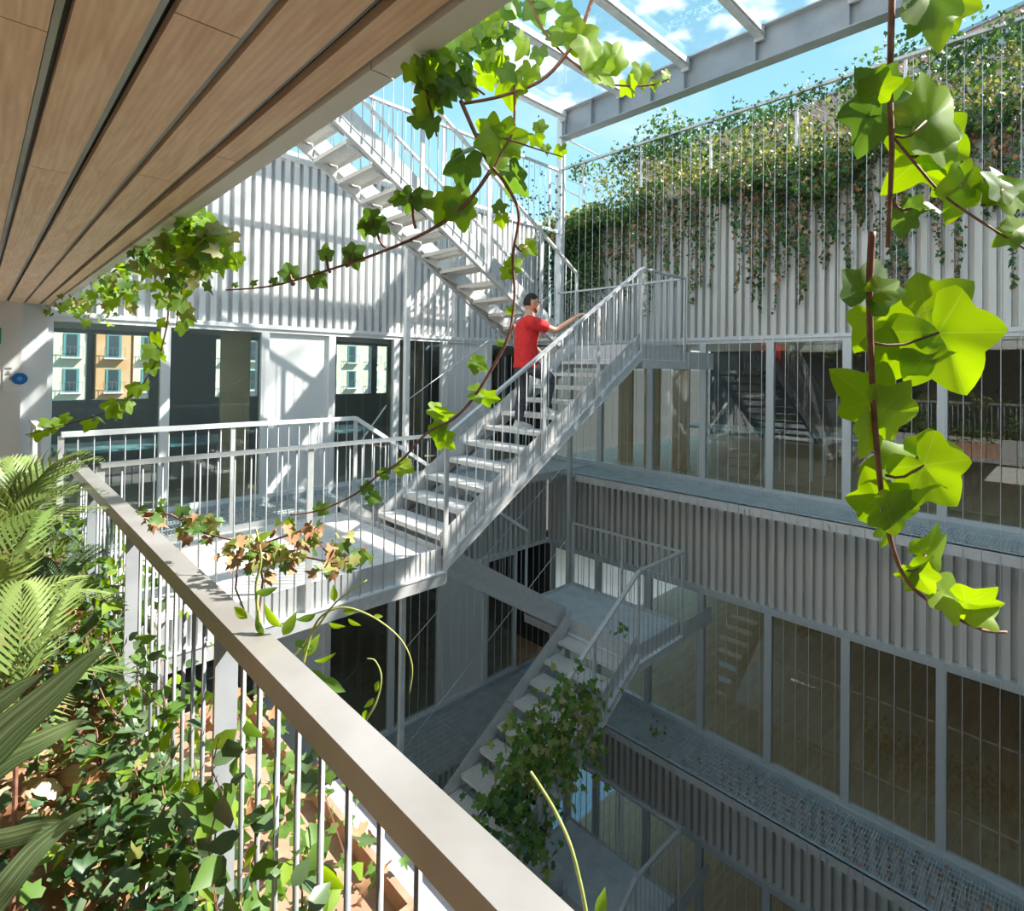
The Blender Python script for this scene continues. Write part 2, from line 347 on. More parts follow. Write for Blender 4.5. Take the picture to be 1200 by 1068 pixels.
# timber curtain panels in the left rooms, a few desks in the right rooms
def desk(x, y, z, lx, ly, label):
    t = thing('desk', label, 'desk', (x, y, z), 'desks behind the glass')
    MB().box(x-lx/2, x+lx/2, y-ly/2, y+ly/2, z+.72, z+.75).build('desk_top', M['teal'], t)
    for sx_ in (-1, 1):
        for sy_ in (-1, 1):
            MB().box(x+sx_*(lx/2-.06)-.02, x+sx_*(lx/2-.06)+.02, y+sy_*(ly/2-.06)-.02, y+sy_*(ly/2-.06)+.02, z, z+.72).build('leg', M['frame'], t)
desk(10.2, 4.6, -1.77, .8, 1.6, 'grey-green desk behind upper right glass nearest the stair landing')
desk(10.3, 2.4, -1.77, .8, 1.6, 'grey-green desk behind upper right glass left of hanging vine')
desk(1.7, 8.6, -1.77, 2.0, .9, 'long grey-green desk inside the left room behind the platform')
desk(4.2, 8.7, -1.77, 1.4, .9, 'grey-green desk inside the left room right of the white door panel')
for i, (x0, x1, lab) in enumerate(((2.35, 2.72, 'tall timber panel standing behind the second left window'), (4.95, 5.7, 'dark timber panel behind glass right of the slim white pole'))):
    p = MB().box(x0, x1, 7.95+i*.1, 8.0+i*.1, -1.77, .6).build('timber_panel', M['wood_in'] if i == 0 else M['wood_dark'], loc=(x0, 8, -1.77)); tag(p, lab, 'panel')
for (lab, y0) in (('brown timber slat below the high half landing, rightmost of three', 5.0), ('brown timber slat below the high half landing, middle of three', 5.6), ('brown timber slat below the high half landing, leftmost of three', 6.2)):
    p = MB().box(9.3, 9.36, y0, y0+.32, -1.77, .6).build('timber_panel', M['wood_in'], loc=(9.3, y0, -1.77))
    tag(p, lab, 'panel', 'timber panels under the landing')

# the gallery building on the near side, seen mirrored in the glass, and the short end of the court
for k, lev in enumerate((1, 0, -1, -2)):
    dz = lev*H
    if lev < 1:
        s = MB().box(-3, .50, -3, 7.9, -2.35+dz, -1.96+dz).build('floor_gallery', M['white'], loc=(-3, 0, -2.3+dz)); tag(s, kind='structure')
    s = MB().box(-3.2, -3, -3, 7.9, -1.9+dz, 1.6+dz).build('wall_gallery_back', M['white'], loc=(-3, 0, -1.9+dz)); tag(s, kind='structure')  # unseen wall, made white to bounce light onto the plank ceiling
s = MB().box(-3, -.78, -3, 7.35, -1.96, -1.70).build('floor_bounce', M['deck'], loc=(-2, 0, -1.9)); tag(s, kind='structure')  # unseen floor put in pale to bounce sunlight up to the ceiling
s = MB().box(-3.2, 16, -3.4, -3.1, -10.4, 2.6).build('wall_near_end', M['corr'], loc=(0, -3.2, -10)); tag(s, kind='structure')
# white end wall with notice
w = MB().box(-3, .34, 7.35, 7.9, Z0-.3, .62).build('wall_end', M['white'], loc=(-1, 7.4, Z0)); tag(w, kind='structure')
w = MB().box(.34, .55, 7.50, 7.9, Z0-.3, .62).build('trim_9', M['frame_white'], loc=(.4, 7.5, Z0)); tag(w, kind='structure')

# ------------------------------------------------------------------ ceiling of the gallery (planks, strips, fascia)
CZ = .60
ceil = struct('ceiling', (0, 0, CZ))
MB().box(-3, .54, -2.5, 7.6, CZ+.03, CZ+.10).build('shadow_gap_board', M['black'], ceil)  # black colour stands in for the shadow in the plank gaps
edges = [(.485, .545)]
x = .485
xs = [(.36, .460), (.235, .340), (.110, .210), (-.035, .085)]
for k in range(14): xs.append((xs[-1][0]-.145, xs[-1][0]-.025))
for (a, b) in edges+xs:
    y = -2.5; k = 0
    ln = 2.44
    off = random.uniform(0, 2.0)
    y = -2.5-off
    while y < 7.4:
        y2 = min(y+ln, 7.36)
        MB().box(a, b, max(y, -2.5)+.002, y2-.002, CZ, CZ+.022).build('plank', M['pine'], ceil); y += ln
for (a, b) in xs:
    MB().box(b+.003, b+.015, -2.5, 7.36, CZ+.012, CZ+.02).build('metal_strip', M['strip'], ceil)
f = struct('trim_10', (.6, 0, CZ))
for y0, y1 in ((-2.5, -.6), (-.6, .98), (.98, 3.4), (3.4, 5.8), (5.8, 7.5)):
    MB().box(.552, .605, y0+.002, y1-.002, CZ-.012, CZ+.30).build('fascia_panel', M['fascia'], f)
s = MB().box(-3, .6, -2.5, 7.6, CZ+.32, 1.6).build('ceiling_slab', M['white'], loc=(0, 0, CZ+.3)); tag(s, kind='structure')

# ------------------------------------------------------------------ stair parts
U_ROD = MB().tube([(0, 0, 0), (0, 0, 1)], .0058, 6).mesh('baluster', M['rod'], True)
U_POST = MB().box(-.022, .022, -.010, .010, 0, 1).mesh('post', M['galv'])
def railing(label, line, h, posts, drop=.14, sp=.115, top=(.05, .028), rods=True, m=None):
    """line = floor polyline; handrail h above it; posts = parameters along the line (fractional vertex index)"""
    L = [Vector(p) for p in line]; g = thing('railing', label, 'railing', L[0])
    for i in range(len(L)-1):
        MB().bar(L[i]+Vector((0, 0, h)), L[i+1]+Vector((0, 0, h)), top[0], top[1]).build('handrail', m or M['galv'], g)
    def at(t):
        i = min(int(t), len(L)-2); return L[i].lerp(L[i+1], t-i)
    for t in posts:
        p = at(t); i = min(int(t), len(L)-2); d = L[i+1]-L[i]
        inst('post', U_POST, p-Vector((0, 0, drop+.03)), g, scale=(1, 1, h+drop+.02), rot=(0, 0, math.atan2(d.y, d.x)))
    if rods:
        for i in range(len(L)-1):
            d = L[i+1]-L[i]; hd = math.hypot(d.x, d.y); n = max(1, round(hd/sp))
            for k in range(1, n):
                p = L[i]+d*(k/n)
                inst('baluster', U_ROD, p-Vector((0, 0, drop)), g, scale=(1, 1, h+drop-top[1]/2))
    return g
TREADS = {}
def tread_mesh(w):
    if w not in TREADS:
        b = MB().box(0, .285, 0, w, -.006, 0).box(0, .006, 0, w, -.045, -.006).box(.279, .285, 0, w, -.045, -.006)
        b.prism([(0, .0, -.045), (.285, .0, -.006), (.0, .0, -.006)], (0, .006, 0))
        TREADS[w] = b.mesh('tread', M['tread'])
    return TREADS[w]
TREAD_UP = {}
def flight(label, x0, z0, x1, z1, y0, y1, n, group=None):
    """straight flight from low end (x0,z0) to high end (x1,z1); n risers"""
    g = thing('stair_flight', label, 'stairs', (x0, y0, z0), group)
    s = 1 if x1 > x0 else -1; go = abs(x1-x0)/(n-1); ri = (z1-z0)/n; me = tread_mesh(round(y1-y0-.02, 3))
    for i in range(1, n):
        xa = x0+s*go*(i-1)
        xx = xa if s > 0 else xa-go
        inst('tread', me, (xx, y0+.01, z0+ri*i), g, scale=(go*1.0/.285, 1, 1))
        # gusset plates holding the tread
        zt = z0+ri*i
        for yy in (y0+.012, y1-.02):
            MB().prism([(xa, yy, zt-.045), (xa+s*go, yy, zt-.045), (xa+s*go, yy, zt-.045-.02), (xa+s*go*.1, yy, zt-.045-.11)], (0, .008, 0)).build('gusset', M['galv'], g)
    sl = (z1-z0)/(x1-x0)
    def P(x, y, dz): return (x, y, z0+ri*.6+(x-x0)*sl+dz)
    xe = x1; xs_ = x0
    for yy, o in ((y0, -1), (y1, 1)):
        a = yy-.008 if o < 0 else yy
        MB().prism([P(xs_, a, .10), P(xe, a, .10), P(xe, a, -.12), P(xs_, a, -.12)], (0, .008, 0)).build('stringer', M['galv'], g)
        b0 = yy-.062 if o < 0 else yy
        MB().prism([P(xs_, b0, -.12), P(xe, b0, -.12), P(xe, b0, -.132), P(xs_, b0, -.132)], (0, .062, 0)).build('stringer_flange', M['galv'], g)
        c0 = yy-.055 if o < 0 else yy+.048
        MB().prism([P(xs_, c0, -.132), P(xe, c0, -.132), P(xe, c0, -.235), P(xs_, c0, -.235)], (0, .008, 0)).build('lower_stringer', M['galv'], g)
        MB().prism([P(xs_, b0, -.235), P(xe, b0, -.235), P(xe, b0, -.245), P(xs_, b0, -.245)], (0, .062, 0)).build('stringer_flange', M['galv'], g)
    return g
def platform(label, x0, x1, y0, y1, z, splits=4, m=None, edges='nsew', cut=None):
    g = thing('stair_landing', label, 'landing', (x0, y0, z))
    w = (x1-x0)/splits
    for i in range(splits):
        MB().box(x0+i*w+.002, x0+(i+1)*w-.002, y0, y1, z-.02, z).build('deck_panel', m or M['deck'], g)
    E = dict(s=((x0, x1), (y0-.008, y0), -1), n=((x0, x1), (y1, y1+.008), 1), w=((x0-.008, x0), (y0, y1), -1), e=((x1, x1+.008), (y0, y1), 1))
    for k in edges:
        (a, b), (c, d), o = E[k]
        MB().box(a, b, c, d, z-.14, z+.06).build('edge_plate', M['galv'], g)
        if k in 'ns':
            MB().box(a, b, min(c, c+o*.055), max(d, d+o*.055), z-.152, z-.14).build('edge_flange', M['galv_light'], g)  # paler steel puts the sun on the flange top into its colour
            MB().box(a, b, c+o*.045, d+o*.045, z-.26, z-.152).build('edge_beam', M['galv'], g)
        else:
            MB().box(min(a, a+o*.055), max(b, b+o*.055), c, d, z-.152, z-.14).build('edge_flange', M['galv_light'], g)  # same paler steel, sunlit flange top put into the colour
            MB().box(a+o*.045, b+o*.045, c, d, z-.26, z-.152).build('edge_beam', M['galv'], g)
    for i in range(1, splits):
        MB().box(x0+i*w-.03, x0+i*w+.03, y0+.01, y1-.01, z-.12, z-.022).build('joist', M['galv'], g)
    return g
XA, XB, XE = 3.10, 6.30, 7.42
YN, YM, YS, YE = 4.10, 5.20, 5.30, 6.10
names = {0: 'upper', -1: 'middle', -2: 'lowest'}
# own level
platform('pale sheet platform in sunlight at the foot of the man\'s stairs', .62, XA+.02, YN, YE, Z0, 5)
flight('galvanised stair flight with the man in red climbing it', XA, Z0, XB, ZM, YN, YM, 12)
platform('high half landing against the corrugated wall right of the man', XB, XE, YN, YE, ZM, 3, M['grate'])
flight('open tread flight rising to the roof, seen from beneath', XB, ZM, 2.13, 2.88, YS, YE, 15)
flight('flight dropping from the sunlit platform down to the middle landing', XB, ZM-H, XA, Z0, YS, YE, 12)
flight('middle stair flight overgrown with ivy', XA, Z0-H, XB, ZM-H, YN, YM, 12)
platform('middle half landing above the ivy covered flight', XB, XE, YN, YE, ZM-H, 3, M['grate'])
platform('shaded platform at the foot of the ivy covered flight', .62, XA+.02, YN, YE, Z0-H, 5)
flight('flight dropping behind the ivy covered stairs', XB, ZM-2*H, XA, Z0-H, YS, YE, 12)
flight('lowest stair flight at the bottom edge', XA, Z0-2*H, XB, ZM-2*H, YN, YM, 12)
platform('lowest half landing beside the bottom of the glazed wall', XB, XE, YN, YE, ZM-2*H, 3, M['grate'])
# railings
railing('railing between camera side walkway and stairs, along the sunlit platform', [(.55, YN-.04, Z0), (XA+.02, YN-.04, Z0)], 1.10, [0, .5, 1.0], sp=.105)
railing('sloping railing the man holds, up to the high landing', [(XA+.03, YN-.04, Z0+.04), (XB, YN-.04, ZM), (XE, YN-.04, ZM)], 1.06, [.41, .705, 1.0, 2.0])
railing('railing closing the end of the high half landing', [(XE, YN, ZM), (XE, YE+.4, ZM)], 1.06, [.5, 1.0])
railing('railing of the roof flight, stair well side', [(XB+.08, YS-.06, ZM+.02), (2.13, YS-.06, 2.92)], 1.12, [0, .18, .41, .65, .9], sp=.12)
railing('white railing of the roof flight, far side', [(XB+.08, YE+.03, ZM+.02), (2.13, YE+.03, 2.92)], 1.08, [.1, .35, .6, .85], sp=.12, m=M['galv_light'])
railing('white railing behind the sunlit platform, bending down the stairs', [(.55, YE+.02, Z0), (3.32, YE+.02, Z0), (XB, YE+.02, ZM-H+.05)], 1.09, [0, .5, 1.0, 1.5, 2.0], m=M['galv_light'], top=(.05, .045))
railing('sloping handrail of the ivy covered flight', [(XA+.03, YN-.04, Z0-H+.04), (XB, YN-.04, ZM-H), (XE, YN-.04, ZM-H)], 1.06, [.1, .41, .705, 1.0, 2.0])
railing('railing closing the end of the middle half landing', [(XE, YN, ZM-H), (XE, YE, ZM-H)], 1.06, [.5, 1.0])
railing('railing along the shaded platform two storeys down', [(.55, YN-.04, Z0-H), (XA+.02, YN-.04, Z0-H)], 1.10, [0, .5, 1.0])
railing('railing of the lowest flight and landing', [(XA+.03, YN-.04, Z0-2*H+.04), (XB, YN-.04, ZM-2*H), (XE, YN-.04, ZM-2*H)], 1.06, [.4, .7, 1.0, 2.0])
railing('railing closing the end of the lowest half landing', [(XE, YN, ZM-2*H), (XE, YE, ZM-2*H)], 1.06, [.5, 1.0])
# landing brackets to the right facade
for lev in (0, -1, -2):
    b = MB().box(XE, XW, YN-.008, YN, ZM+lev*H-.26, ZM+lev*H+.0)
    o = b.build('landing_bracket', M['galv'], loc=(XE, YN, ZM+lev*H))
    tag(o, 'steel bracket plate tying the %s half landing to the glazed wall' % {0: 'high', -1: 'middle', -2: 'lowest'}[lev], 'bracket')

# walkways of steel grating along both facades
def grate_mesh(w, l):
    b = MB(); n = int(l/.035)
    for i in range(n+1): b.box(0, w, i*l/n-.0015 if i else 0, i*l/n+.0015, -.03, 0)
    for i in range(1, 9): b.box(i*w/9-.002, i*w/9+.002, 0, l, -.012, -.002)
    b.box(0, w, 0, .006, -.035, .002).box(0, w, l-.006, l, -.035, .002)
    return b.mesh('grating_panel', M['grate'])
GM = grate_mesh(XW-XC-.06, 1.02)
GL = grate_mesh(YF-6.5-.06, 1.02)
for lev in (0, -1, -2):
    z = Z0-.10+lev*H
    g = thing('walkway', '%s grating walkway along the right glazed wall' % names[lev], 'walkway', (XC, 0, z))
    for i in range(10): inst('grating_panel', GM, (XC+.03, -3+i*1.03, z), g)
    MB().box(XC, XC+.012, -3, YE if lev else YE, z-.10, z+.03).build('edge_angle', M['galv'], g)
    MB().box(XC, XC+.06, -3, YE, z+.018, z+.03).build('edge_flange', M['ledge'], g)
    MB().box(XW-.06, XW+.02, -3, YF, z-.1, z+.06).build('wall_angle', M['ledge'], g)
    for i in range(11): MB().bar((XC, -3+i*1.03, z-.06), (XW, -3+i*1.03, z-.06), .012, .06).build('bracket', M['galv'], g)
    g = thing('walkway', '%s grating walkway along the left facade' % names[lev], 'walkway', (.5, 6.5, z))
    for i in range(8):
        o = inst('grating_panel', GL, (.45+i*1.03+1.02, 6.53, z), g); o.rotation_euler = (0, 0, math.pi/2)
    MB().box(.4, XW, 6.5-.012, 6.5, z-.10, z+.03).build('edge_angle', M['galv'], g)
    MB().box(.4, XW, YF-.06, YF+.02, z-.1, z+.06).build('wall_angle', M['ledge'], g)
    for i in range(9): MB().bar((.45+i*1.03, 6.5, z-.06), (.45+i*1.03, YF, z-.06), .012, .06).build('bracket', M['galv'], g)
for i in range(46):
    pass

# posts, cable screens and braces
def pole(x, y, z0, z1, r, label, m='galv'):
    o = MB().box(x-r, x+r, y-r, y+r, z0, z1).build('steel_post', M[m], loc=(x, y, z0)); tag(o, label, 'post'); return o
pole(4.08, 6.2, -10.4, 2.1, .032, 'slim white pole rising past the left end of the cable screen', 'galv_light')
pole(XC, YC+.12, -10.4, .3, .035, 'steel post in the inner corner below the high landing')
pole(XC, 6.50, .3, 4.75, .055, 'thick white post carrying the roof frame corner', 'galv_light')
RC = MB().tube([(0, 0, 0), (0, 0, 1)], .0036, 5).mesh('cable', M['cable'], True)
g = thing('cable_screen', 'screen of vertical steel cables before the right glazed wall', 'cables', (XC, 0, -10.3))
y = YC-.03; k = 0
while y > -1.2:
    zt = 3.55
    zb = -10.3
    inst('cable', RC, (XC-.01, y, zb), g, scale=(1, 1, zt-zb)); y -= .148; k += 1
MB().bar((XC, 6.5, 3.57), (XC, -2.5, 3.57), .05, .035).build('top_rail', M['galv'], g)
MB().bar((XC, 6.1, .46), (XC, -2.5, .46), .02, .012).build('middle_rail', M['galv'], g)
for i in range(8): MB().box(XC+.02, XC+.05, 6.0-i*1.15, 6.03-i*1.15, 2.9, 3.56).build('rail_post', M['galv_light'], g)
g = thing('cable_screen', 'screen of vertical steel cables between slim pole and corner post', 'cables', (4.1, YC+.1, -10.3))
x = 4.22
while x < XC-.05:
    inst('cable', RC, (x, YC+.12, -10.3), g, scale=(1, 1, 11.7 if x < 5.6 else 10.5)); x += .138
# railing on the parapet of the left side
g = thing('railing', 'parapet railing against the sky above the roof flight', 'railing', (1.5, 6.5, 2.3))
MB().bar((1.0, 6.5, 3.54), (XC, 6.5, 3.54), .05, .035).build('handrail', M['galv'], g)
for i in range(48): inst('baluster', U_ROD, (1.1+i*.135, 6.5, 2.45), g, scale=(.75, .75, 1.08))
for i in range(6): inst('post', U_POST, (1.4+i*1.15, 6.5, 2.40), g, scale=(1, 1, 1.14))
MB().bar((1.0, 6.5, 2.45), (XC, 6.5, 2.45), .05, .05).build('bottom_rail', M['galv_light'], g)
def brace(p, q, label, r=.006):
    o = MB().tube([p, q], r, 6).build('brace_rod', M['galv_light'], loc=p); tag(o, label, 'brace')
brace((4.10, YC+.1, -.42), (7.42, YC+.1, 1.58), 'diagonal rod rising behind the man from the slim pole')
brace((4.12, YC+.1, -3.68), (7.42, YC+.1, -1.53), 'upper diagonal rod crossing the cables under the stairs')
brace((4.14, YC+.1, -4.98), (7.42, YC+.1, -2.87), 'lower diagonal rod crossing the cables under the stairs')
brace((7.5, 6.4, 4.1), (8.9, 5.3, 3.3), 'grey strut from roof frame corner down to the ivy', .02)

# ------------------------------------------------------------------ glazed canopy
g = thing('roof_beam', 'deep grey steel beam edging the glazed canopy', 'beam', (XC, 6.5, 4.1))
MB().box(XC-.006, XC+.006, -3, 6.47, 4.12, 4.56).build('web', M['beam'], g)
MB().box(XC-.10, XC+.10, -3, 6.47, 4.10, 4.12).build('bottom_flange', M['beam'], g)
MB().box(XC-.10, XC+.10, -3, 6.47, 4.56, 4.58).build('top_flange', M['galv'], g)
for i, y in enumerate((6.36, 5.78, 5.22, 4.64, 4.08, 3.05, 1.95, .85, -.3)):
    MB().box(XC-.09, XC-.006, y-.005, y+.005, 4.12, 4.56).build('stiffener', M['beam'], g)
raf_y = (6.40, 5.20, 4.06, 3.00, 1.90, .80, -.35)
ord_ = ('farthest', 'second farthest', 'third farthest', 'fourth farthest', 'fifth farthest', 'nearest but one', 'nearest')
for i, y in enumerate(raf_y):
    g = thing('rafter', '%s pale steel rafter carrying the roof glass' % ord_[i], 'rafter', (XC, y, 4.5), 'canopy rafters')
    MB().box(-1.5, XC-.08, y-.045, y+.045, 4.42, 4.56).build('beam_body', M['galv_light'], g)
    MB().box(-1.5, XC-.08, y-.075, y-.045, 4.45, 4.47).build('glazing_ledge', M['galv'], g)
    MB().box(XC-.10, XC-.06, y-.06, y+.06, 4.38, 4.58).build('end_plate', M['galv'], g)
g = thing('roof_glazing', 'dusty glass panes of the canopy above the stairwell', 'glass roof', (2, 3, 4.6))
for i in range(len(raf_y)-1):
    for j in range(5):
        MB().box(-1.5+j*1.79, -1.5+(j+1)*1.79-.02, raf_y[i+1]+.03, raf_y[i]-.03, 4.565, 4.58).build('pane', M['roofglass'], g)
g = thing('roof_beam', 'slim purlin along the left end of the roof glass', 'beam', (3, 6.4, 4.4))
MB().box(2.9, 3.0, -2, 6.4, 4.44, 4.56).build('beam_body', M['galv_light'], g)

# ------------------------------------------------------------------ buildings beyond
def far_building(label, x0, x1, y0, y1, z0, z1, m, face, cols, rows, wz=1.4, balc=True, m2=None):
    b = thing('apartment_building', label, 'building', (x0, y0, z0))
    MB().box(x0, x1, y0, y1, z0, z1).build('wall', m, b)
    MB().box(x0-.15, x1+.15, y0-.15, y1+.15, z1, z1+.25).build('cornice', M['fac_yellow'], b)
    for i in range(cols):
        for j in range(rows):
            if face == 'y':
                cx = x0+(x1-x0)*(i+.5)/cols; cz = z0+1.6+j*3.0
                f_ = MB().box(cx-.55, cx+.55, y0-.06, y0+.02, cz-1.0, cz+1.0).build('window', M['shutter'], b)
                MB().box(cx-.35, cx+.35, y0-.09, y0-.06, cz-.9, cz+.9).build('pane', M['fac_glass'], f_)
                if balc:
                    p_ = MB().box(cx-.75, cx+.75, y0-.5, y0, cz-1.15, cz-1.03).build('balcony', M['white'], b)
                    r_ = MB().bar((cx-.75, y0-.48, cz-.15), (cx+.75, y0-.48, cz-.15), .04, .04)
                    for q in range(6): r_.bar((cx-.75+q*.3, y0-.48, cz-1.03), (cx-.75+q*.3, y0-.48, cz-.15), .03, .03, up=(0, 1, 0))
                    r_.build('balcony_railing', M['strip'], p_)
    return b
far_building('ochre apartment block filling the leftmost window of the left facade', -14, 7.3, 60, 70, -15, 15, M['fac_yellow'], 'y', 8, 10)
far_building('narrow orange house with green shutters seen through the left facade', 7.6, 10.1, 59.5, 70, -15, 9, M['fac_orange'], 'y', 1, 8)
far_building('pale apartment block just right of the orange house', 10.4, 22, 60, 70, -15, 14, M['fac_yellow'], 'y', 5, 9)
far_building('long pale apartment block farthest right through the left facade', 22.3, 60, 61, 70, -15, 13, M['fac_yellow'], 'y', 13, 9)
# pink terrace wall behind the ivy and the roofline to its right
b = thing('terrace_wall', 'pink rendered terrace wall behind the ivy on the right roof', 'wall', (9.6, 0, 2.9))
MB().box(9.6, 9.8, -3, 6.4, 2.9, 4.35).build('wall', M['fac_pink'], b)
b = thing('roof_building', 'pink roof edge with grey coping rising at the top right', 'building', (11, 0, 3))
MB().prism([(11, -6, 3), (11, 3.9, 3), (11, 3.9, 4.72), (11, -6, 6.4)], (3, 0, 0)).build('wall', M['cop'], b)
MB().prism([(10.95, -6, 6.35), (10.95, 3.95, 4.70), (10.95, 3.95, 4.86), (10.95, -6, 6.55)], (3.1, 0, 0)).build('parapet_band', M['fac_pink'], b)
MB().prism([(10.9, -6, 6.55), (10.9, 3.99, 4.86), (10.9, 3.99, 4.91), (10.9, -6, 6.61)], (3.2, 0, 0)).build('coping', M['cop'], b)

# ------------------------------------------------------------------ leaves
def ivy_outline(n=40, lobes=(), base=.40):
    out = []
    for i in range(n):
        th = -180+360*i/n; r = base
        for a, L, w in lobes:
            d = abs((th-a+180) % 360-180)
            if d < w: r = max(r, base+(L-base)*(1-d/w)**1.35)
        if abs(th) > 158: r = .10+(.36-.10)*(180-abs(th))/22
        t = math.radians(th); out.append((math.sin(t)*r, math.cos(t)*r))
    return out
def big_leaf_mesh(name, m, seed, cup=.25, fold=.25):
    R = random.Random(seed)
    lobes = [(0, 1.0, 52), (60+R.uniform(-6, 6), R.uniform(.74, .92), 44), (-60+R.uniform(-6, 6), R.uniform(.74, .92), 44), (122+R.uniform(-8, 8), R.uniform(.58, .70), 40), (-122+R.uniform(-8, 8), R.uniform(.58, .70), 40)]
    o = ivy_outline(52, lobes, .50); b = MB(); n = len(o); rings = (.35, .7, 1.0)
    def z(x, y): r2 = x*x+y*y; return -cup*r2*.6+fold*abs(x)*.6+.035*math.sin(6*x+seed)*math.cos(5*y+seed)-.12*abs(y)*y*cup*2
    vs = [(0, 0, z(0, 0))]
    for q in rings:
        for (x, y) in o:
            rr = math.hypot(x, y); k = min(q*rr, .33*(q/.7) if q < 1 else rr)/rr if rr > 0 else 0
            X, Y = x*k, y*k; vs.append((X, Y, z(X, Y)))
    fs = [(0, 1+i, 1+(i+1) % n) for i in range(n)]
    for r in range(len(rings)-1):
        a, c = 1+r*n, 1+(r+1)*n
        fs += [(a+i, c+i, c+(i+1) % n, a+(i+1) % n) for i in range(n)]
    b.add(vs, fs); return b.mesh(name, m, True)
LEAF = {k: [big_leaf_mesh('leaf', M['v_'+k], s, .15+.1*s, .15+.06*s) for s in range(4)] for k in ('lime', 'lime_dark')}
def ovate_mesh(name, m, w=.42, cup=.2, n=7, fold=.35):
    b = MB(); vs = [(0, 0, 0)]; fs = []
    for i in range(1, n):
        t = i/n; ww = w*math.sin(math.pi*t**.85)*.5*(1.15-.2*t); z = -cup*t*t
        vs += [(-ww, t, z+fold*ww), (0, t, z), (ww, t, z+fold*ww)]
    vs.append((0, 1, -cup)); e = len(vs)-1
    fs += [(0, 2, 1), (0, 3, 2)]
    for i in range(n-2):
        a = 1+3*i; fs += [(a, a+1, a+4, a+3), (a+1, a+2, a+5, a+4)]
    a = 1+3*(n-2); fs += [(a, a+1, e), (a+1, a+2, e)]
    b.add(vs, fs); return b.mesh(name, m, True)
OV = {k: ovate_mesh('leaf', M[k]) for k in ('lime', 'lime_dark', 'ground', 'ivy', 'ivy_dark')}
OVY = ovate_mesh('leaf', M['ivy_yellow'])
def orient(d, nrm):
    """quaternion: local +Y to d, local +Z towards nrm"""
    y = Vector(d).normalized(); z = Vector(nrm); z = (z-y*z.dot(y))
    if z.length < 1e-3: z = y.orthogonal()
    z.normalize(); x = y.cross(z)
    return Matrix(((x.x, y.x, z.x), (x.y, y.y, z.y), (x.z, y.z, z.z))).to_quaternion()
# a merged mass of small leaves (nobody could count them)
SM = [(0, -.05), (.30, -.22), (.52, .02), (.40, .22), (.50, .50), (.18, .50), (0, 1.0), (-.18, .50), (-.50, .50), (-.40, .22), (-.52, .02), (-.30, -.22)]
def leaf_mass(name, pts, sizes, m, parent=None, label=None, cat=None, nrm=None, spread=.8, down=.5, shape=SM, loc=None):
    pts = np.asarray(pts, float); n = len(pts); sizes = np.asarray(sizes, float)
    sh = np.array([(x, y, .28*abs(x)-.18*y*y) for x, y in shape]); sh = np.vstack([[0, .22, .0], sh]); k = len(sh)
    d = rng.normal(size=(n, 3)); d[:, 2] -= down*1.6; d /= np.linalg.norm(d, axis=1)[:, None]
    nn = rng.normal(size=(n, 3))*spread + (np.array(nrm) if nrm is not None else np.array((0, 0, 1.)))
    z = nn-(nn*d).sum(1)[:, None]*d; z /= np.linalg.norm(z, axis=1)[:, None]; x = np.cross(d, z)
    V = pts[:, None, :]+sizes[:, None, None]*(sh[None, :, 0:1]*x[:, None, :]+sh[None, :, 1:2]*d[:, None, :]+sh[None, :, 2:3]*z[:, None, :])
    off = np.array(wpos(parent)) if parent else (np.array(loc, float) if loc is not None else np.zeros(3))
    V = (V-off).reshape(-1, 3)
    tri = np.array([(0, i, i+1 if i < k-1 else 1) for i in range(1, k)])
    F = (tri[None]+np.arange(n)[:, None, None]*k).reshape(-1, 3)
    me = bpy.data.meshes.new(name); me.vertices.add(len(V)); me.vertices.foreach_set('co', V.ravel().astype(np.float32))
    me.loops.add(F.size); me.loops.foreach_set('vertex_index', F.ravel().astype(np.int32))
    me.polygons.add(len(F)); me.polygons.foreach_set('loop_start', np.arange(0, F.size, 3, dtype=np.int32))
    me.polygons.foreach_set('loop_total', np.full(len(F), 3, dtype=np.int32)); me.materials.append(m); me.update(); me.validate()
    o = bpy.data.objects.new(name, me); COL.objects.link(o)
    if parent: o.parent = parent
    elif loc is not None: o.location = loc
    tag(o, label, cat, kind='stuff'); return o

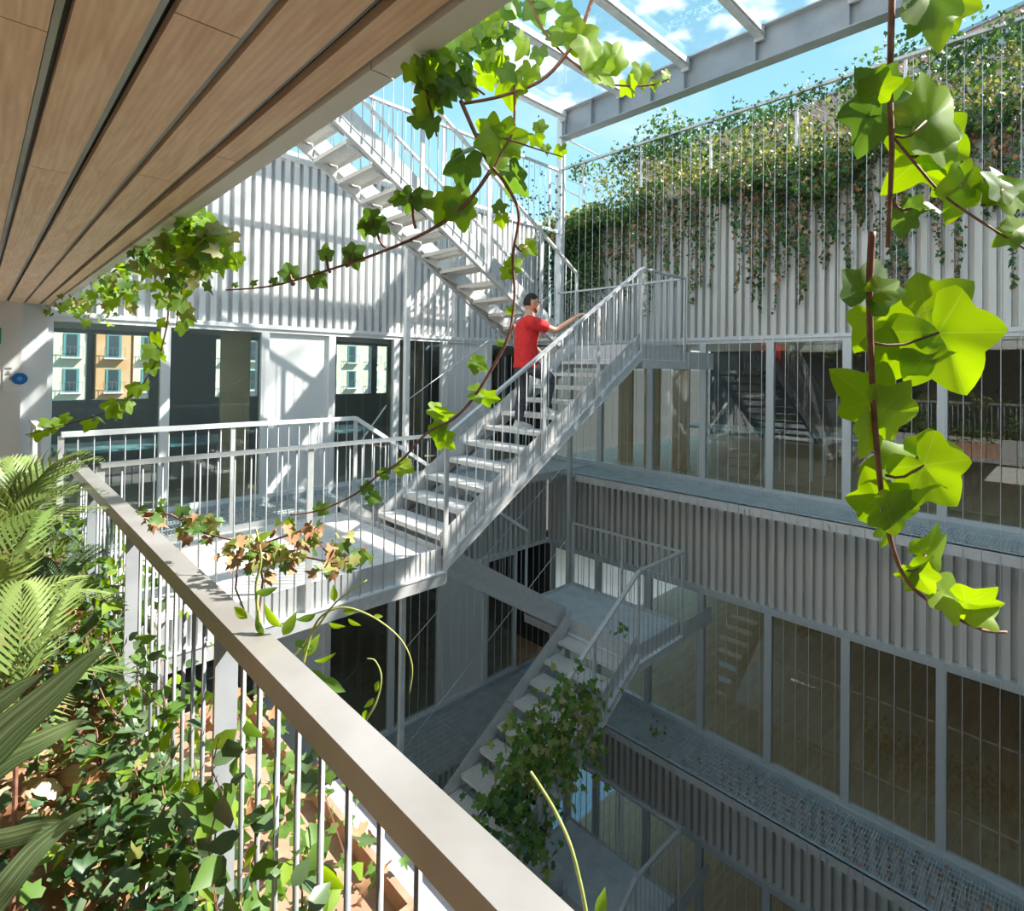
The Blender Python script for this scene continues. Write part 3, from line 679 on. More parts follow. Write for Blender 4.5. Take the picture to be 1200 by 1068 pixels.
# ivy on the right wall parapet
def ivy_right():
    P = {'ivy': [], 'ivy_yellow': [], 'ivy_dark': [], 'dry': []}; S = {k: [] for k in P}
    def put(k, p, s): P[k].append(p); S[k].append(s)
    # body: draped over parapet between X 7.5 and 9.3, z 2.5 .. 3.9
    for _ in range(15000):
        y = random.uniform(-1.5, 7.3); u = random.random()
        f = .25+.75*max(0., min(1., (6.9-y)/2.2))             # thin near the far corner
        if random.random() > f and u > .35: continue
        base = 2.72+.22*math.sin(1.7*y)+.15*math.sin(4.1*y+1)
        z = base+random.random()**1.3*(1.05 if y < 6 else .35)
        xx = random.uniform(7.75, 8.35) if z < 3.1 else random.uniform(7.5, 9.2)
        sunlit_tint = z > 2.95 and random.random() < .55  # yellow on upper leaves puts sunlight into the leaf colour
        k = 'ivy_yellow' if sunlit_tint else random.choice(('ivy', 'ivy', 'ivy_dark', 'ivy_dark', 'dry' if random.random() < .6 else 'ivy'))
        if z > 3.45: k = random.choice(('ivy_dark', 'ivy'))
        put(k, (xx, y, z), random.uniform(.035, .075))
    for _ in range(4200):                                      # strip draped on the top rail
        y = random.uniform(-1.5, 6.3)
        if (math.sin(3*y)+math.sin(7.3*y+1)+1.6)*.33 < random.random(): continue
        put(random.choice(('ivy', 'ivy_dark')), (XC+random.gauss(.05, .07), y, 3.5+random.gauss(-.02, .10)), random.uniform(.03, .06))
    strands = []
    # hanging strands down the corrugated sheet
    for i in range(150):
        y = random.uniform(-1.2, 7.2); ln = random.uniform(.3, 1.2)+(.9 if random.random() < .4 else 0)
        if 6.1 < y < 7.3: ln = random.uniform(1.0, 1.9)
        x0 = random.choice((8.30, 8.34, 7.5 if random.random() < .3 else 8.3)); q = random.random()*6
        pts = []
        for k in range(9):
            t = k/8; pts.append((x0-.02*math.sin(t*3), y+.05*math.sin(q+4*t)+.03*math.sin(q+9*t), 2.95-ln*t))
        strands.append(pts)
        for _ in range(int(60*ln)):
            t = random.random()**.8; j = min(int(t*8), 7); a, b_ = Vector(pts[j]), Vector(pts[j+1]); p = a.lerp(b_, t*8-j)
            put(random.choice(('ivy', 'ivy_dark', 'ivy_dark', 'dry')), (p.x-abs(random.gauss(0, .03)), p.y+random.gauss(0, .05*(1.2-t)), p.z), random.uniform(.03, .06))
    for _ in range(5200):                                      # thick drape in the corner
        y = random.gauss(6.85, .30); z = 3.0-abs(random.gauss(0, .85))
        if z < .9: continue
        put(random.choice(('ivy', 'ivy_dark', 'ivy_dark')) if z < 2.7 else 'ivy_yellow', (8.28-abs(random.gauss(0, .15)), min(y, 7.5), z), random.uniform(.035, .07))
    g = thing('ivy', 'ivy mass draped over the right parapet and hanging down the corrugated wall', 'ivy', (8.3, 3, 2.9))
    for k in P: leaf_mass('foliage', P[k], S[k], M[k], g, nrm=(-.9, -.5, .5), down=.7)
    b = MB()
    for s in strands: b.tube(s, .004, 3)
    for i in range(30):
        y = random.uniform(-1, 6.5); b.tube([(8.33, y, 2.9), (8.1, y+.2, 3.15+random.random()*.2), (7.6, y+.5, 3.5)], .006, 3)
    tag(b.build('creeper_stems', M['stem'], g), kind='stuff')
    # green wisps left of the corner post, on the parapet railing
    pts = [(random.uniform(6.2, 7.4), 6.46+random.gauss(0, .04), 2.55+abs(random.gauss(0, .45))) for _ in range(130)]
    leaf_mass('ivy', pts, np.random.default_rng(2).uniform(.03, .055, 130), M['ivy_dark'], None, 'thin ivy wisps climbing the parapet railing left of corner post', 'ivy', nrm=(-.7, -.7, .2), loc=(6.8, 6.46, 2.5))
ivy_right()

# ivy hanging from the fascia at the left
def ivy_left():
    g = thing('ivy', 'bright ivy trailing from the fascia over the left windows', 'ivy', (.6, 5, .6))
    b = MB(); cl = {'lime': [], 'ivy': [], 'ivy_yellow': []}
    def strand(p0, pts, r=.004): b.tube(pts, r, 4)
    src = [((225, 250), 75, 70), ((205, 275), 90, 60), ((180, 285), 45, 60), ((150, 310), 60, 45), ((130, 325), 45, 45), ((100, 345), 35, 40), ((80, 352), 20, 30), ((235, 262), 60, 80), ((245, 268), 45, 40)]
    for (cx, cy), hh, n in src:
        D = None
        p = at_x(cx, cy, .66); D = p.dot(FW)
        for _ in range(n):
            q = at_d(cx+random.gauss(0, 11), cy+abs(random.gauss(0, hh*.42)), D*random.uniform(.93, 1.05))
            cl[random.choice(('lime', 'ivy', 'lime', 'ivy_yellow'))].append(q)
    for k in cl: leaf_mass('foliage', cl[k], rng.uniform(.04, .085, len(cl[k])), M[k], g, nrm=(-.3, -.8, .4), down=.8)
    # trailing runners
    runs = [[(205, 275), (200, 330), (196, 380), (188, 415), (165, 455), (135, 480), (100, 492), (30, 510)],
            [(228, 250), (240, 275), (262, 297), (284, 310)], [(215, 262), (222, 300), (212, 345), (206, 385)], [(235, 275), (250, 295), (262, 285)]]
    L = []
    for rr in runs:
        D = at_x(rr[0][0], rr[0][1], .66).dot(FW); pts = [at_d(x, y, D) for x, y in rr]; b.tube(pts, .005, 5, .002)
        for i in range(len(pts)-1):
            for t in (.1, .35, .6, .85):
                if random.random() < .85: L.append((pts[i].lerp(pts[i+1], t)+Vector((random.gauss(0, .02), random.gauss(0, .02), random.gauss(0, .02)))))
    b.build('stem', M['stem'], g)
    for p in L:
        d = Vector((random.gauss(0, .6), random.gauss(0, .6), -.8)); s = random.uniform(.05, .09)
        inst('leaf', random.choice(LEAF['lime']), p, g, scale=(s*.8,)*3, quat=orient(d, Vector((-.4, -.8, .5))+Vector((random.gauss(0, .4), random.gauss(0, .4), random.gauss(0, .4)))))
ivy_left()

# vines with individual leaves near the lens side of the gallery
def vine(label, name, stems, leaves, mstem, dflt='lime'):
    """stems: list of (list of (x,y,D)), r0, r1 ; leaves: (x, y, D, size, angle_deg, kind, tilt, base_xy or None)"""
    p0 = at_d(*stems[0][0][0]); g = thing(name, label, 'vine', p0)
    for pts, r0, r1 in stems:
        P = [at_d(*p) for p in pts]; Q = []
        for i in range(len(P)-1):      # Catmull-Rom smoothing
            a, b_, c, d = P[max(i-1, 0)], P[i], P[i+1], P[min(i+2, len(P)-1)]
            for k in range(5):
                t = k/5; Q.append(.5*((2*b_)+(c-a)*t+(2*a-5*b_+4*c-d)*t*t+(3*b_-a-3*c+d)*t**3))
        Q.append(P[-1]); MB().tube(Q, r0, 7, r1).build('stem', mstem, g, True)
    for i, (x, y, D, s, ang, kind, tilt, base) in enumerate(leaves):
        p = at_d(x, y, D); a = math.radians(ang)
        d = RT*math.sin(a)+UP*math.cos(a); ti = math.radians(tilt)
        n = (-FW)*math.cos(ti)+(RT*math.cos(a)-UP*math.sin(a))*math.sin(ti)*(1 if i % 2 else -1)
        dd = (d+FW*random.uniform(-.25, .25)).normalized()
        sz = s/FPX*D*(1 if kind[0] == '*' else .70); me = (OV[kind[1:]] if kind[0] == '*' else LEAF[kind][i % 4])
        inst('leaf', me, p, g, scale=(sz*(1 if kind[0] == '*' else .98), sz, sz), quat=orient(dd, n))
        if base:
            q = at_d(base[0], base[1], base[2] if len(base) > 2 else D); mid = p.lerp(q, .5)+UP*(-.012*D)
            MB().tube([q, q.lerp(mid, .5)+UP*(-.003*D), mid, p], .0016*D*1.6, 6).build('petiole', mstem, g, True)
    return g
L_, K_ = 'lime', 'lime_dark'
D1 = .56
vine('long ivy runner with large backlit leaves hanging down the right foreground', 'ivy_vine',
     [([(1022, 272, D1), (1019, 330, D1), (1020, 400, D1), (1024, 480, D1), (1031, 560, D1), (1040, 620, D1+.01), (1062, 680, D1+.02), (1105, 715, D1+.02), (1150, 738, D1+.02), (1180, 741, D1+.02)], .0036, .0014)],
     [(1016, 345, D1, 75, 25, K_, 10, None), (1028, 372, D1+.02, 78, 150, L_, 15, None), (1030, 340, D1-.01, 40, 60, L_, 30, None),
      (1100, 390, D1, 125, 150, L_, 12, (1020, 402)), (1085, 365, D1+.02, 92, 55, L_, 20, None), (1065, 400, D1+.01, 85, 210, L_, 15, None),
      (1022, 470, D1+.01, 80, -50, L_, 12, None), (1035, 480, D1, 78, 100, L_, 15, None), (1020, 500, D1, 60, 200, L_, 25, None),
      (1082, 545, D1, 95, 140, L_, 10, (1038, 557)), (1085, 535, D1+.01, 68, 80, L_, 15, None), (1060, 545, D1+.02, 70, 270, L_, 30, None),
      (1030, 592, D1+.01, 68, -20, L_, 20, None), (1040, 598, D1, 66, 95, L_, 18, None), (1045, 610, D1+.02, 55, 180, L_, 25, None),
      (1085, 650, D1+.02, 70, 75, L_, 15, (1062, 668)), (1080, 665, D1+.02, 48, 250, L_, 30, None), (1075, 672, D1+.02, 44, 150, L_, 30, None),
      (1105, 695, D1+.02, 60, 110, L_, 30, None), (1132, 706, D1+.02, 66, 105, L_, 30, None), (1140, 715, D1+.02, 50, 80, L_, 40, None)], M['stem'])
D2 = .60
vine('upper right ivy runner crossing the sky with broad lime leaves', 'ivy_vine',
     [([(1046, -30, D2), (1044, 40, D2), (1043, 110, D2), (1045, 170, D2), (1043, 230, D2), (1040, 290, D2)], .0036, .0022),
      ([(1048, 162, D2), (1075, 195, D2), (1105, 228, D2), (1150, 260, D2), (1215, 300, D2)], .0016, .0012)],
     [(1090, -5, D2, 95, 165, L_, 12, None), (1105, 0, D2+.01, 70, 100, L_, 12, None), (1080, 10, D2, 55, 200, K_, 20, None),
      (1030, 125, D2+.01, 85, 205, K_, 15, None), (1030, 112, D2, 62, -50, K_, 20, None), (1055, 115, D2+.02, 46, 60, L_, 30, None), (1027, 105, D2-.01, 45, 10, L_, 30, None),
      (1085, 142, D2, 98, 52, L_, 12, (1049, 160)), (1090, 150, D2+.01, 85, 155, L_, 15, None), (1075, 135, D2+.01, 60, -70, L_, 20, None),
      (1085, 175, D2+.03, 90, 215, L_, 15, (1060, 178)), (1095, 165, D2+.03, 75, 110, L_, 15, None),
      (1128, 215, D2, 70, 190, L_, 15, (1095, 222)), (1125, 212, D2, 50, 70, L_, 20, None), (1110, 215, D2+.01, 42, -70, L_, 20, None),
      (1175, 222, D2, 58, 10, K_, 10, (1150, 240)), (1178, 225, D2, 56, 120, L_, 15, None), (1172, 222, D2, 44, 230, L_, 20, None),
      (1190, 270, D2, 44, 60, L_, 15, None), (1185, 275, D2, 34, 240, L_, 15, None),
      (1068, 245, D2+.02, 30, 30, K_, 20, (1044, 232)), (1060, 255, D2+.02, 36, 190, K_, 20, None), (1090, 243, D2+.02, 34, 100, K_, 50, None)], M['stem'])
# centre creeper hanging from the fascia
def rl(path, n, jit, s0, s1, D, kinds, angs=(100, 260)):
    out = []
    for i in range(n):
        t = random.random()*(len(path)-1); j = int(t); a, b_ = path[j], path[j+1]; u = t-j
        out.append((a[0]+(b_[0]-a[0])*u+random.gauss(0, jit), a[1]+(b_[1]-a[1])*u+random.gauss(0, jit), D+random.gauss(0, .02), random.uniform(s0, s1), random.uniform(*angs), random.choice(kinds), random.uniform(0, 60), None))
    return out
D3 = 1.05
st = [([(700, -20, D3), (678, 40, D3), (640, 90, D3), (590, 112, D3), (540, 122, D3)], .0042, .003),
      ([(540, 118, D3), (556, 155, D3), (572, 190, D3), (590, 212, D3), (608, 250, D3), (601, 300, D3), (603, 345, D3), (598, 385, D3), (590, 410, D3)], .0042, .002),
      ([(575, 200, D3), (545, 240, D3), (500, 272, D3), (440, 298, D3), (380, 318, D3), (320, 335, D3), (265, 340, D3)], .0040, .0014),
      ([(556, 157, D3), (590, 162, D3), (630, 175, D3), (660, 184, D3)], .0022, .0012),
      ([(603, 100, D3), (602, 150, D3), (590, 175, D3), (577, 200, D3)], .003, .002),
      ([(498, 75, D3), (500, 110, D3), (508, 140, D3), (512, 160, D3)], .003, .002),
      ([(525, 40, D3), (528, 80, D3), (560, 105, D3), (568, 111, D3)], .003, .002),
      ([(612, -20, D3), (640, 40, D3), (680, 80, D3), (710, 98, D3), (760, 100, D3), (785, 92, D3)], .0026, .0016)]
lv = [(540, 180, D3, 40, 60, K_, 60, None), (545, 190, D3, 50, 190, K_, 10, None), (578, 155, D3, 38, -60, L_, 30, None), (590, 165, D3, 50, 80, L_, 20, None),
      (585, 165, D3, 60, 185, L_, 25, None), (600, 205, D3, 46, 150, K_, 50, None), (592, 200, D3, 28, 80, K_, 40, None),
      (482, 228, D3, 34, 200, K_, 10, (487, 268)), (492, 232, D3, 34, 120, K_, 20, None), (470, 233, D3, 26, 270, K_, 20, None),
      (523, 240, D3, 42, 200, L_, 10, None), (537, 238, D3, 44, 20, L_, 15, None), (540, 245, D3, 40, 170, L_, 20, None),
      (437, 257, D3, 34, 260, K_, 15, (452, 290)), (440, 262, D3, 30, 120, K_, 20, None), (428, 265, D3, 24, 200, K_, 20, None),
      (382, 300, D3, 22, 0, K_, 10, (388, 318)), (412, 298, D3, 28, 60, K_, 15, (405, 310)), (413, 300, D3, 26, 160, K_, 15, None),
      (340, 322, D3, 26, -20, K_, 15, (345, 331)), (370, 326, D3, 26, 130, K_, 15, None), (320, 331, D3, 12, 40, K_, 30, None), (296, 333, D3, 12, 40, K_, 30, None), (275, 335, D3, 8, 40, K_, 30, None),
      (632, 150, D3, 20, 20, L_, 10, None), (628, 160, D3, 22, 150, L_, 10, None), (640, 172, D3, 14, 170, L_, 10, None), (657, 174, D3, 18, 190, L_, 20, None),
      (585, 245, D3, 20, 0, K_, 10, None), (588, 255, D3, 20, 180, L_, 10, None), (618, 288, D3, 24, 130, L_, 10, (603, 285)), (600, 312, D3, 24, 60, L_, 10, None), (596, 318, D3, 20, 220, L_, 10, None),
      (598, 362, D3, 12, 170, L_, 10, None), (553, 0, D3, 40, 190, K_, 40, None), (628, 5, D3, 42, 170, K_, 15, None), (633, 0, D3, 40, 60, K_, 20, None), (660, 18, D3, 34, 80, K_, 30, None),
      (662, 38, D3, 44, 150, L_, 15, None), (678, 48, D3, 46, 60, L_, 20, None), (690, 55, D3, 46, 190, L_, 20, None), (655, 42, D3, 34, -60, K_, 20, None), (705, 78, D3, 36, -20, L_, 15, None), (718, 72, D3, 42, 30, L_, 25, None),
      (700, 86, D3, 40, 130, L_, 30, None), (735, 98, D3, 26, 160, L_, 40, None), (752, 82, D3, 32, 170, L_, 15, None), (768, 96, D3, 16, 190, L_, 25, None), (780, 86, D3, 16, 150, L_, 25, None),
      (632, 60, D3, 24, 180, K_, 10, None), (622, 82, D3, 30, 190, L_, 20, None), (598, 98, D3, 42, 180, L_, 15, None), (545, 95, D3, 34, 190, K_, 10, None)]
lv += rl([(492, 78), (505, 100), (500, 130)], 17, 11, 22, 38, D3, (L_, K_))
lv += rl([(555, 15), (545, 50), (535, 100)], 20, 10, 20, 38, D3, (L_, K_, K_))
lv += rl([(585, -5), (572, 40), (580, 90)], 22, 11, 20, 38, D3, (L_, K_))
lv += rl([(505, 60), (540, 30), (600, 0)], 14, 8, 18, 32, D3, (L_, K_))
vine('branching ivy creeper hanging in the upper centre in front of the stairs', 'ivy_vine', st, lv, M['stem'])
# lower runner across the man's railing
D4 = 1.5
vine('reddish creeper trailing past the railing left of the man', 'ivy_vine',
     [([(603, 380, D4), (590, 408, D4), (572, 440, D4), (552, 470, D4), (530, 492, D4), (500, 508, D4), (470, 540, D4), (440, 560, D4), (415, 580, D4), (375, 598, D4), (340, 604, D4)], .005, .002)],
     [(557, 425, D4, 26, 120, L_, 15, None), (560, 430, D4, 22, -30, L_, 15, None), (556, 460, D4, 26, 90, L_, 25, None), (570, 466, D4, 26, 110, L_, 25, None), (508, 480, D4, 26, 110, L_, 40, None), (516, 484, D4, 26, 100, L_, 40, None),
      (512, 505, D4, 26, 0, L_, 15, None), (518, 512, D4, 30, 140, L_, 10, None), (470, 546, D4, 26, 110, L_, 30, None), (430, 575, D4, 18, 0, K_, 10, None), (436, 582, D4, 20, 120, K_, 10, None), (375, 598, D4, 20, 60, K_, 10, None), (452, 556, D4, 18, 280, K_, 10, None),
      (340, 610, D4, 12, 200, L_, 10, None), (585, 402, D4, 12, 70, L_, 20, None)], M['stem'])
# shoots growing beside the foreground rail
D5 = 1.25
vine('young green shoots with round leaves growing over the foreground handrail', 'climbing_shoot',
     [([(305, 735, D5), (300, 690, D5), (306, 655, D5), (300, 620, D5)], .004, .002),
      ([(345, 770, D5), (372, 735, D5), (395, 705, D5), (430, 680, D5)], .003, .0015),
      ([(355, 780, D5), (366, 740, D5), (380, 720, D5), (405, 712, D5), (440, 725, D5), (470, 750, D5), (483, 780, D5), (480, 812, D5)], .003, .0012),
      ([(425, 850, D5), (440, 825, D5), (447, 795, D5), (440, 775, D5), (430, 772, D5)], .003, .001)],
     [(298, 635, D5, 22, 60, '*lime', 20, None), (300, 695, D5, 26, 80, '*lime_dark', 20, None), (330, 735, D5, 34, -40, '*lime', 20, None), (332, 745, D5, 30, 30, '*lime', 10, None), (345, 752, D5, 24, 110, '*lime_dark', 20, None),
      (355, 770, D5, 30, 40, '*lime', 20, None), (362, 785, D5, 30, 140, '*lime_dark', 20, None), (368, 775, D5, 26, 80, '*lime', 40, None), (375, 795, D5, 34, 120, '*lime_dark', 20, None),
      (392, 705, D5, 20, 0, '*lime', 20, None), (402, 716, D5, 16, 90, '*lime', 20, None), (408, 725, D5, 18, 130, '*lime', 20, None), (370, 720, D5, 24, 250, '*lime_dark', 20, None), (385, 730, D5, 20, 110, '*lime', 20, None), (437, 722, D5, 12, 100, '*lime', 20, None),
      (444, 798, D5, 14, 200, '*lime', 20, None), (438, 818, D5, 16, 220, '*lime', 20, None), (430, 832, D5, 16, 200, '*lime', 20, None), (310, 745, D5, 26, 330, '*lime_dark', 20, None), (290, 725, D5, 24, 300, '*lime', 20, None)], M['gstem'])
# withered tangle on the foreground rail
pts = []; szs = []
g = thing('withered_creeper', 'half withered creeper tangle over the foreground rail by the sunlit platform', 'creeper', at_d(320, 660, 1.6))
W = {'ivy': [], 'ivy_yellow': [], 'dry': []}
for (cx, cy, n, s) in ((225, 612, 16, 9), (185, 606, 12, 8), (270, 648, 20, 10), (300, 645, 34, 12), (330, 650, 20, 10), (355, 640, 14, 8), (362, 620, 12, 7), (395, 645, 20, 10), (388, 665, 12, 8), (245, 620, 14, 8), (310, 668, 14, 8), (425, 655, 8, 7), (180, 600, 10, 7), (335, 615, 6, 6)):
    for _ in range(n):
        W[random.choice(('ivy', 'ivy_yellow', 'dry'))].append(at_d(cx+random.gauss(0, s), cy+random.gauss(0, s*.8), 1.6+random.gauss(0, .05)))
for k in W: leaf_mass('foliage', W[k], rng.uniform(.02, .042, len(W[k])), M[k], g, nrm=(-.5, -.6, .5))
b = MB()
for pth in ([(160, 600), (200, 603), (240, 625), (300, 640), (360, 620), (365, 610)], [(300, 640), (308, 680), (302, 735)], [(300, 645), (345, 650), (390, 660), (432, 655)], [(360, 620), (385, 650), (392, 680)], [(280, 650), (276, 690), (292, 730)]):
    b.tube([at_d(x, y, 1.6) for x, y in pth], .003, 4)
b.build('stems', M['stem'], g)
# pale stalk at the bottom centre
vine('pale bare stalk leaning over the rail at the bottom centre', 'climbing_shoot',
     [([(688, 1075, 1.15), (680, 1035, 1.15), (668, 990, 1.15), (650, 950, 1.15), (632, 920, 1.15), (622, 905, 1.15)], .0045, .003)],
     [(700, 1075, 1.1, 30, 20, '*lime', 10, None)], M['gstem'])
# ivy on the middle flight
def ivy_mid():
    g = thing('ivy', 'ivy clump climbing over the middle stair flight', 'ivy', (4.6, 4.0, -4.6))
    W = {'ivy': [], 'ivy_yellow': [], 'ivy_dark': [], 'lime_dark': []}
    for (cx, cy, n, sx_, sy_) in ((675, 815, 150, 17, 14), (650, 850, 220, 24, 20), (625, 880, 220, 22, 20), (660, 880, 150, 22, 18), (625, 905, 170, 20, 15), (600, 950, 220, 24, 14), (615, 985, 150, 18, 12), (585, 940, 70, 12, 10), (695, 865, 50, 8, 20), (668, 905, 50, 5, 20), (635, 990, 35, 4, 25), (690, 820, 50, 10, 10), (700, 900, 14, 3, 20)):
        for _ in range(int(n*.62)):
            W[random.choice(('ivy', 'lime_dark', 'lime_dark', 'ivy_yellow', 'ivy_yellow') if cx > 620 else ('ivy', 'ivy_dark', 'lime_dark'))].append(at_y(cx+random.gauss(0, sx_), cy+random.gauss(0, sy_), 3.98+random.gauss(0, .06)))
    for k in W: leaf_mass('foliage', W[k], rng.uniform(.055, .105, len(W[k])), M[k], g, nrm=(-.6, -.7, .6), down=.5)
    b = MB()
    for pth in ([(600, 960), (630, 900), (655, 850), (680, 800)], [(620, 900), (600, 940), (595, 930)], [(640, 930), (638, 1000), (642, 1020)]):
        b.tube([at_y(x, y, 3.99) for x, y in pth], .008, 4)
    tag(b.build('stems', M['stem'], g), kind='stuff')
ivy_mid()
# small green sprigs on the railings of the middle level
leaf_mass('ivy', [at_y(728+random.gauss(0, 5), 738+random.gauss(0, 8), 4.2) for _ in range(14)], rng.uniform(.05, .08, 14), M['lime_dark'], None, 'small green sprig on the steps just below the middle landing', 'ivy', loc=(6, 4.2, -3.8))
leaf_mass('ivy', [at_x(772+random.gauss(0, 5), 857+random.gauss(0, 5), 7.6) for _ in range(9)], rng.uniform(.05, .07, 9), M['lime_dark'], None, 'tiny green sprig growing through the middle grating walkway', 'ivy', loc=(7.6, 5, -5.8))

# ------------------------------------------------------------------ planter
SOIL = -1.42
b = MB(); nx, ny = 22, 60; vs = []
for j in range(ny+1):
    for i in range(nx+1):
        x = -.76+i*(1.28)/nx; y = -.8+j*7.6/ny
        vs.append((x, y, SOIL+.05*math.sin(3*x+2*y)+.04*math.sin(7*y-3*x)+random.uniform(-.02, .02)))
b.add(vs, [(j*(nx+1)+i, j*(nx+1)+i+1, (j+1)*(nx+1)+i+1, (j+1)*(nx+1)+i) for j in range(ny) for i in range(nx)])
o = b.build('planter_soil', M['soil'], loc=(0, 3, SOIL), smooth=True); tag(o, 'brown leaf littered soil of the planting bed at lower left', 'soil', kind='stuff')
g = thing('planter_trough', 'grey steel trough edge holding the planting bed under the foreground railing', 'planter', (.54, 3, SOIL))
MB().box(.525, .54, -.8, 6.45, -1.95, -1.40).build('outer_panel', M['galv'], g)
MB().box(-.77, .525, -.8, 6.45, -1.95, -1.90).build('base', M['galv'], g)
STONE = []
for s in range(3):
    R = random.Random(s); b = MB(); n = 8; vs = [(0, 0, .35)]
    for r, z in ((.6, .3), (1, 0), (.7, -.3)):
        for k in range(n): a = 6.283*k/n; q = r*R.uniform(.75, 1.15); vs.append((q*math.cos(a), q*math.sin(a)*.7, z+R.uniform(-.06, .06)))
    fs = [(0, 1+k, 1+(k+1) % n) for k in range(n)]
    for r in range(2): fs += [(1+r*n+k, 1+(r+1)*n+k, 1+(r+1)*n+(k+1) % n, 1+r*n+(k+1) % n) for k in range(n)]
    b.add(vs, fs); STONE.append(b.mesh('rock', M['stone'], True))
rocks = [((80, 690), .09, 'sandy rock farthest away in the planting bed, below the palms'), ((45, 945), .10, 'largest sandy rock, half hidden between the lower strap leaves'), ((92, 918), .07, 'sandy rock at the tip of the lower strap leaves'), ((185, 1010), .06, 'small sandy rock near the bottom edge beside the nearest fern'), ((320, 1030), .10, 'sandy rock pressed against the foreground balusters at the bottom')]
for i, ((x, y), s, lab) in enumerate(rocks):
    d = ray(x, y); p = d*(SOIL/d.z)
    if p.x > .42: p.x = .40
    o = inst('rock', STONE[i % 3], (p.x, p.y, SOIL+.03), scale=(s, s, s*.8), rot=(0, 0, i*1.3))
    tag(o, lab, 'rock', 'rocks in the planting bed')
# clay trough and grey tray outside the foreground railing
g = thing('clay_planter', 'terracotta trough with withered plants seen through the foreground balusters', 'planter', (.58, 1.3, -1.9))
M['clay'] = mat('terracotta', (.36, .20, .13), (.46, .28, .19), rough=.9, scale=12)
for q in ((.58, .60, 1.3, 2.7), (.90, .92, 1.3, 2.7), (.60, .90, 1.3, 1.32), (.60, .90, 2.68, 2.7)): MB().box(*q, -1.9, -1.50).build('side', M['clay'], g)
MB().box(.60, .90, 1.32, 2.68, -1.9, -1.56).build('soil_fill', M['clay'], g)
leaf_mass('trough_foliage', [(random.uniform(.6, .95), random.uniform(1.3, 2.7), -1.5+abs(random.gauss(0, .12))) for _ in range(110)], rng.uniform(.03, .065, 110), M['lime_dark'], None, 'fresh green leaves growing in the terracotta trough', 'plant', nrm=(-.2, -.3, 1), down=0, loc=(.75, 2, -1.5))
leaf_mass('withered_foliage', [(random.uniform(.6, .95), random.uniform(1.3, 2.7), -1.5+abs(random.gauss(0, .08))) for _ in range(36)], rng.uniform(.03, .055, 36), M['dry'], None, 'reddish withered leaves in the terracotta trough', 'plant', nrm=(-.2, -.3, 1), down=0, loc=(.75, 2, -1.5))
o = MB().box(.93, 1.22, 1.25, 2.3, -1.86, -1.82).box(.93, 1.22, 1.25, 1.262, -1.9, -1.78).box(1.208, 1.22, 1.262, 2.3, -1.82, -1.78).build('metal_tray', M['galv_fore'], loc=(1, 1.7, -1.85)); tag(o, 'plain grey metal tray right of the terracotta trough', 'tray')
# planted edges of the galleries below, mirrored in the lower glass
for lev in (-1, -2):
    z = lev*H-1.45
    g = thing('planter_trough', '%s gallery trough below the foreground bed, full of greenery' % names[lev], 'planter', (.3, 2, z))
    MB().box(.50, .54, -2.8, 3.9, z-.5, z+.05).build('outer_panel', M['galv'], g)
    for k, n in (('ivy', 1400), ('ivy_dark', 1400), ('lime_dark', 700)):
        leaf_mass('foliage', [(.5+random.gauss(0, .12), random.uniform(-2.8, 3.9), z+.1+random.gauss(0, .28)) for _ in range(n)], rng.uniform(.05, .10, n), M[k], g, nrm=(.7, -.3, .6))

# foreground railing
g = thing('railing', 'heavy weathered handrail running diagonally through the foreground', 'railing', (.46, 2.2, -1.5))
MB().box(.428, .490, .0, 4.36, -.652, -.600).build('handrail', M['rail'], g)
POSTF = MB().box(-.026, .026, -.006, .006, 0, 1).mesh('post', M['galv_fore'])
for y in (4.30, 3.54, 2.55, 1.46, .45): inst('post', POSTF, (.456, y, -1.55), g, scale=(1, 1, .90))
RODF = MB().tube([(0, 0, 0), (0, 0, 1)], .0058, 8).mesh('baluster', M['galv_fore'], True)
y = .15
while y < 4.25:
    if min(abs(y-q) for q in (4.30, 3.54, 2.55, 1.46, .45)) > .03: inst('baluster', RODF, (.46, y, -1.52), g, scale=(1, 1, .87))
    y += .1
# second small railing towards the white end wall
railing('short white railing joining the planting bed to the end wall', [(.43, 6.45, Z0), (.43, 7.3, Z0)], 1.12, [0, 1.0], m=M['galv_light'], top=(.05, .045))

# ------------------------------------------------------------------ planting
def frond_mesh(name, m, n=26, ln=1.0, leaflet=.32, arch=.35, w=.022):
    b = MB(); pts = []
    for i in range(n+1):
        t = i/n; pts.append(Vector((0, ln*(t-.12*t*t), arch*(t-t*t*1.6))))
    b.tube(pts, .006, 4, .002)
    for i in range(3, n+1):
        t = i/n; p = pts[i]; L = leaflet*math.sin(math.pi*min(1, .2+t*.78))**.8
        for s in (-1, 1):
            d = Vector((s*.70, .75+t*.5, .12-.25*t)).normalized(); u = Vector((0, 0, 1)); sd = d.cross(u).normalized()*w
            q1 = p+d*L*.5+Vector((0, 0, .03*L)); q2 = p+d*L-Vector((0, 0, .22*L))
            b.add([p-sd*.3, p+sd*.3, q1+sd, q1-sd, q2], [(0, 1, 2, 3), (3, 2, 4)])
    return b.mesh(name, m, False)
FR = [frond_mesh('frond', M['palm'], 17, 1.0, .38, .35+.12*i, .015) for i in range(3)]
FRD = [frond_mesh('frond', M['ground'], 22, 1.0, .30, .35, .014)]
FERN = frond_mesh('frond', M['lime_dark'], 30, 1.0, .15, .25, .010)
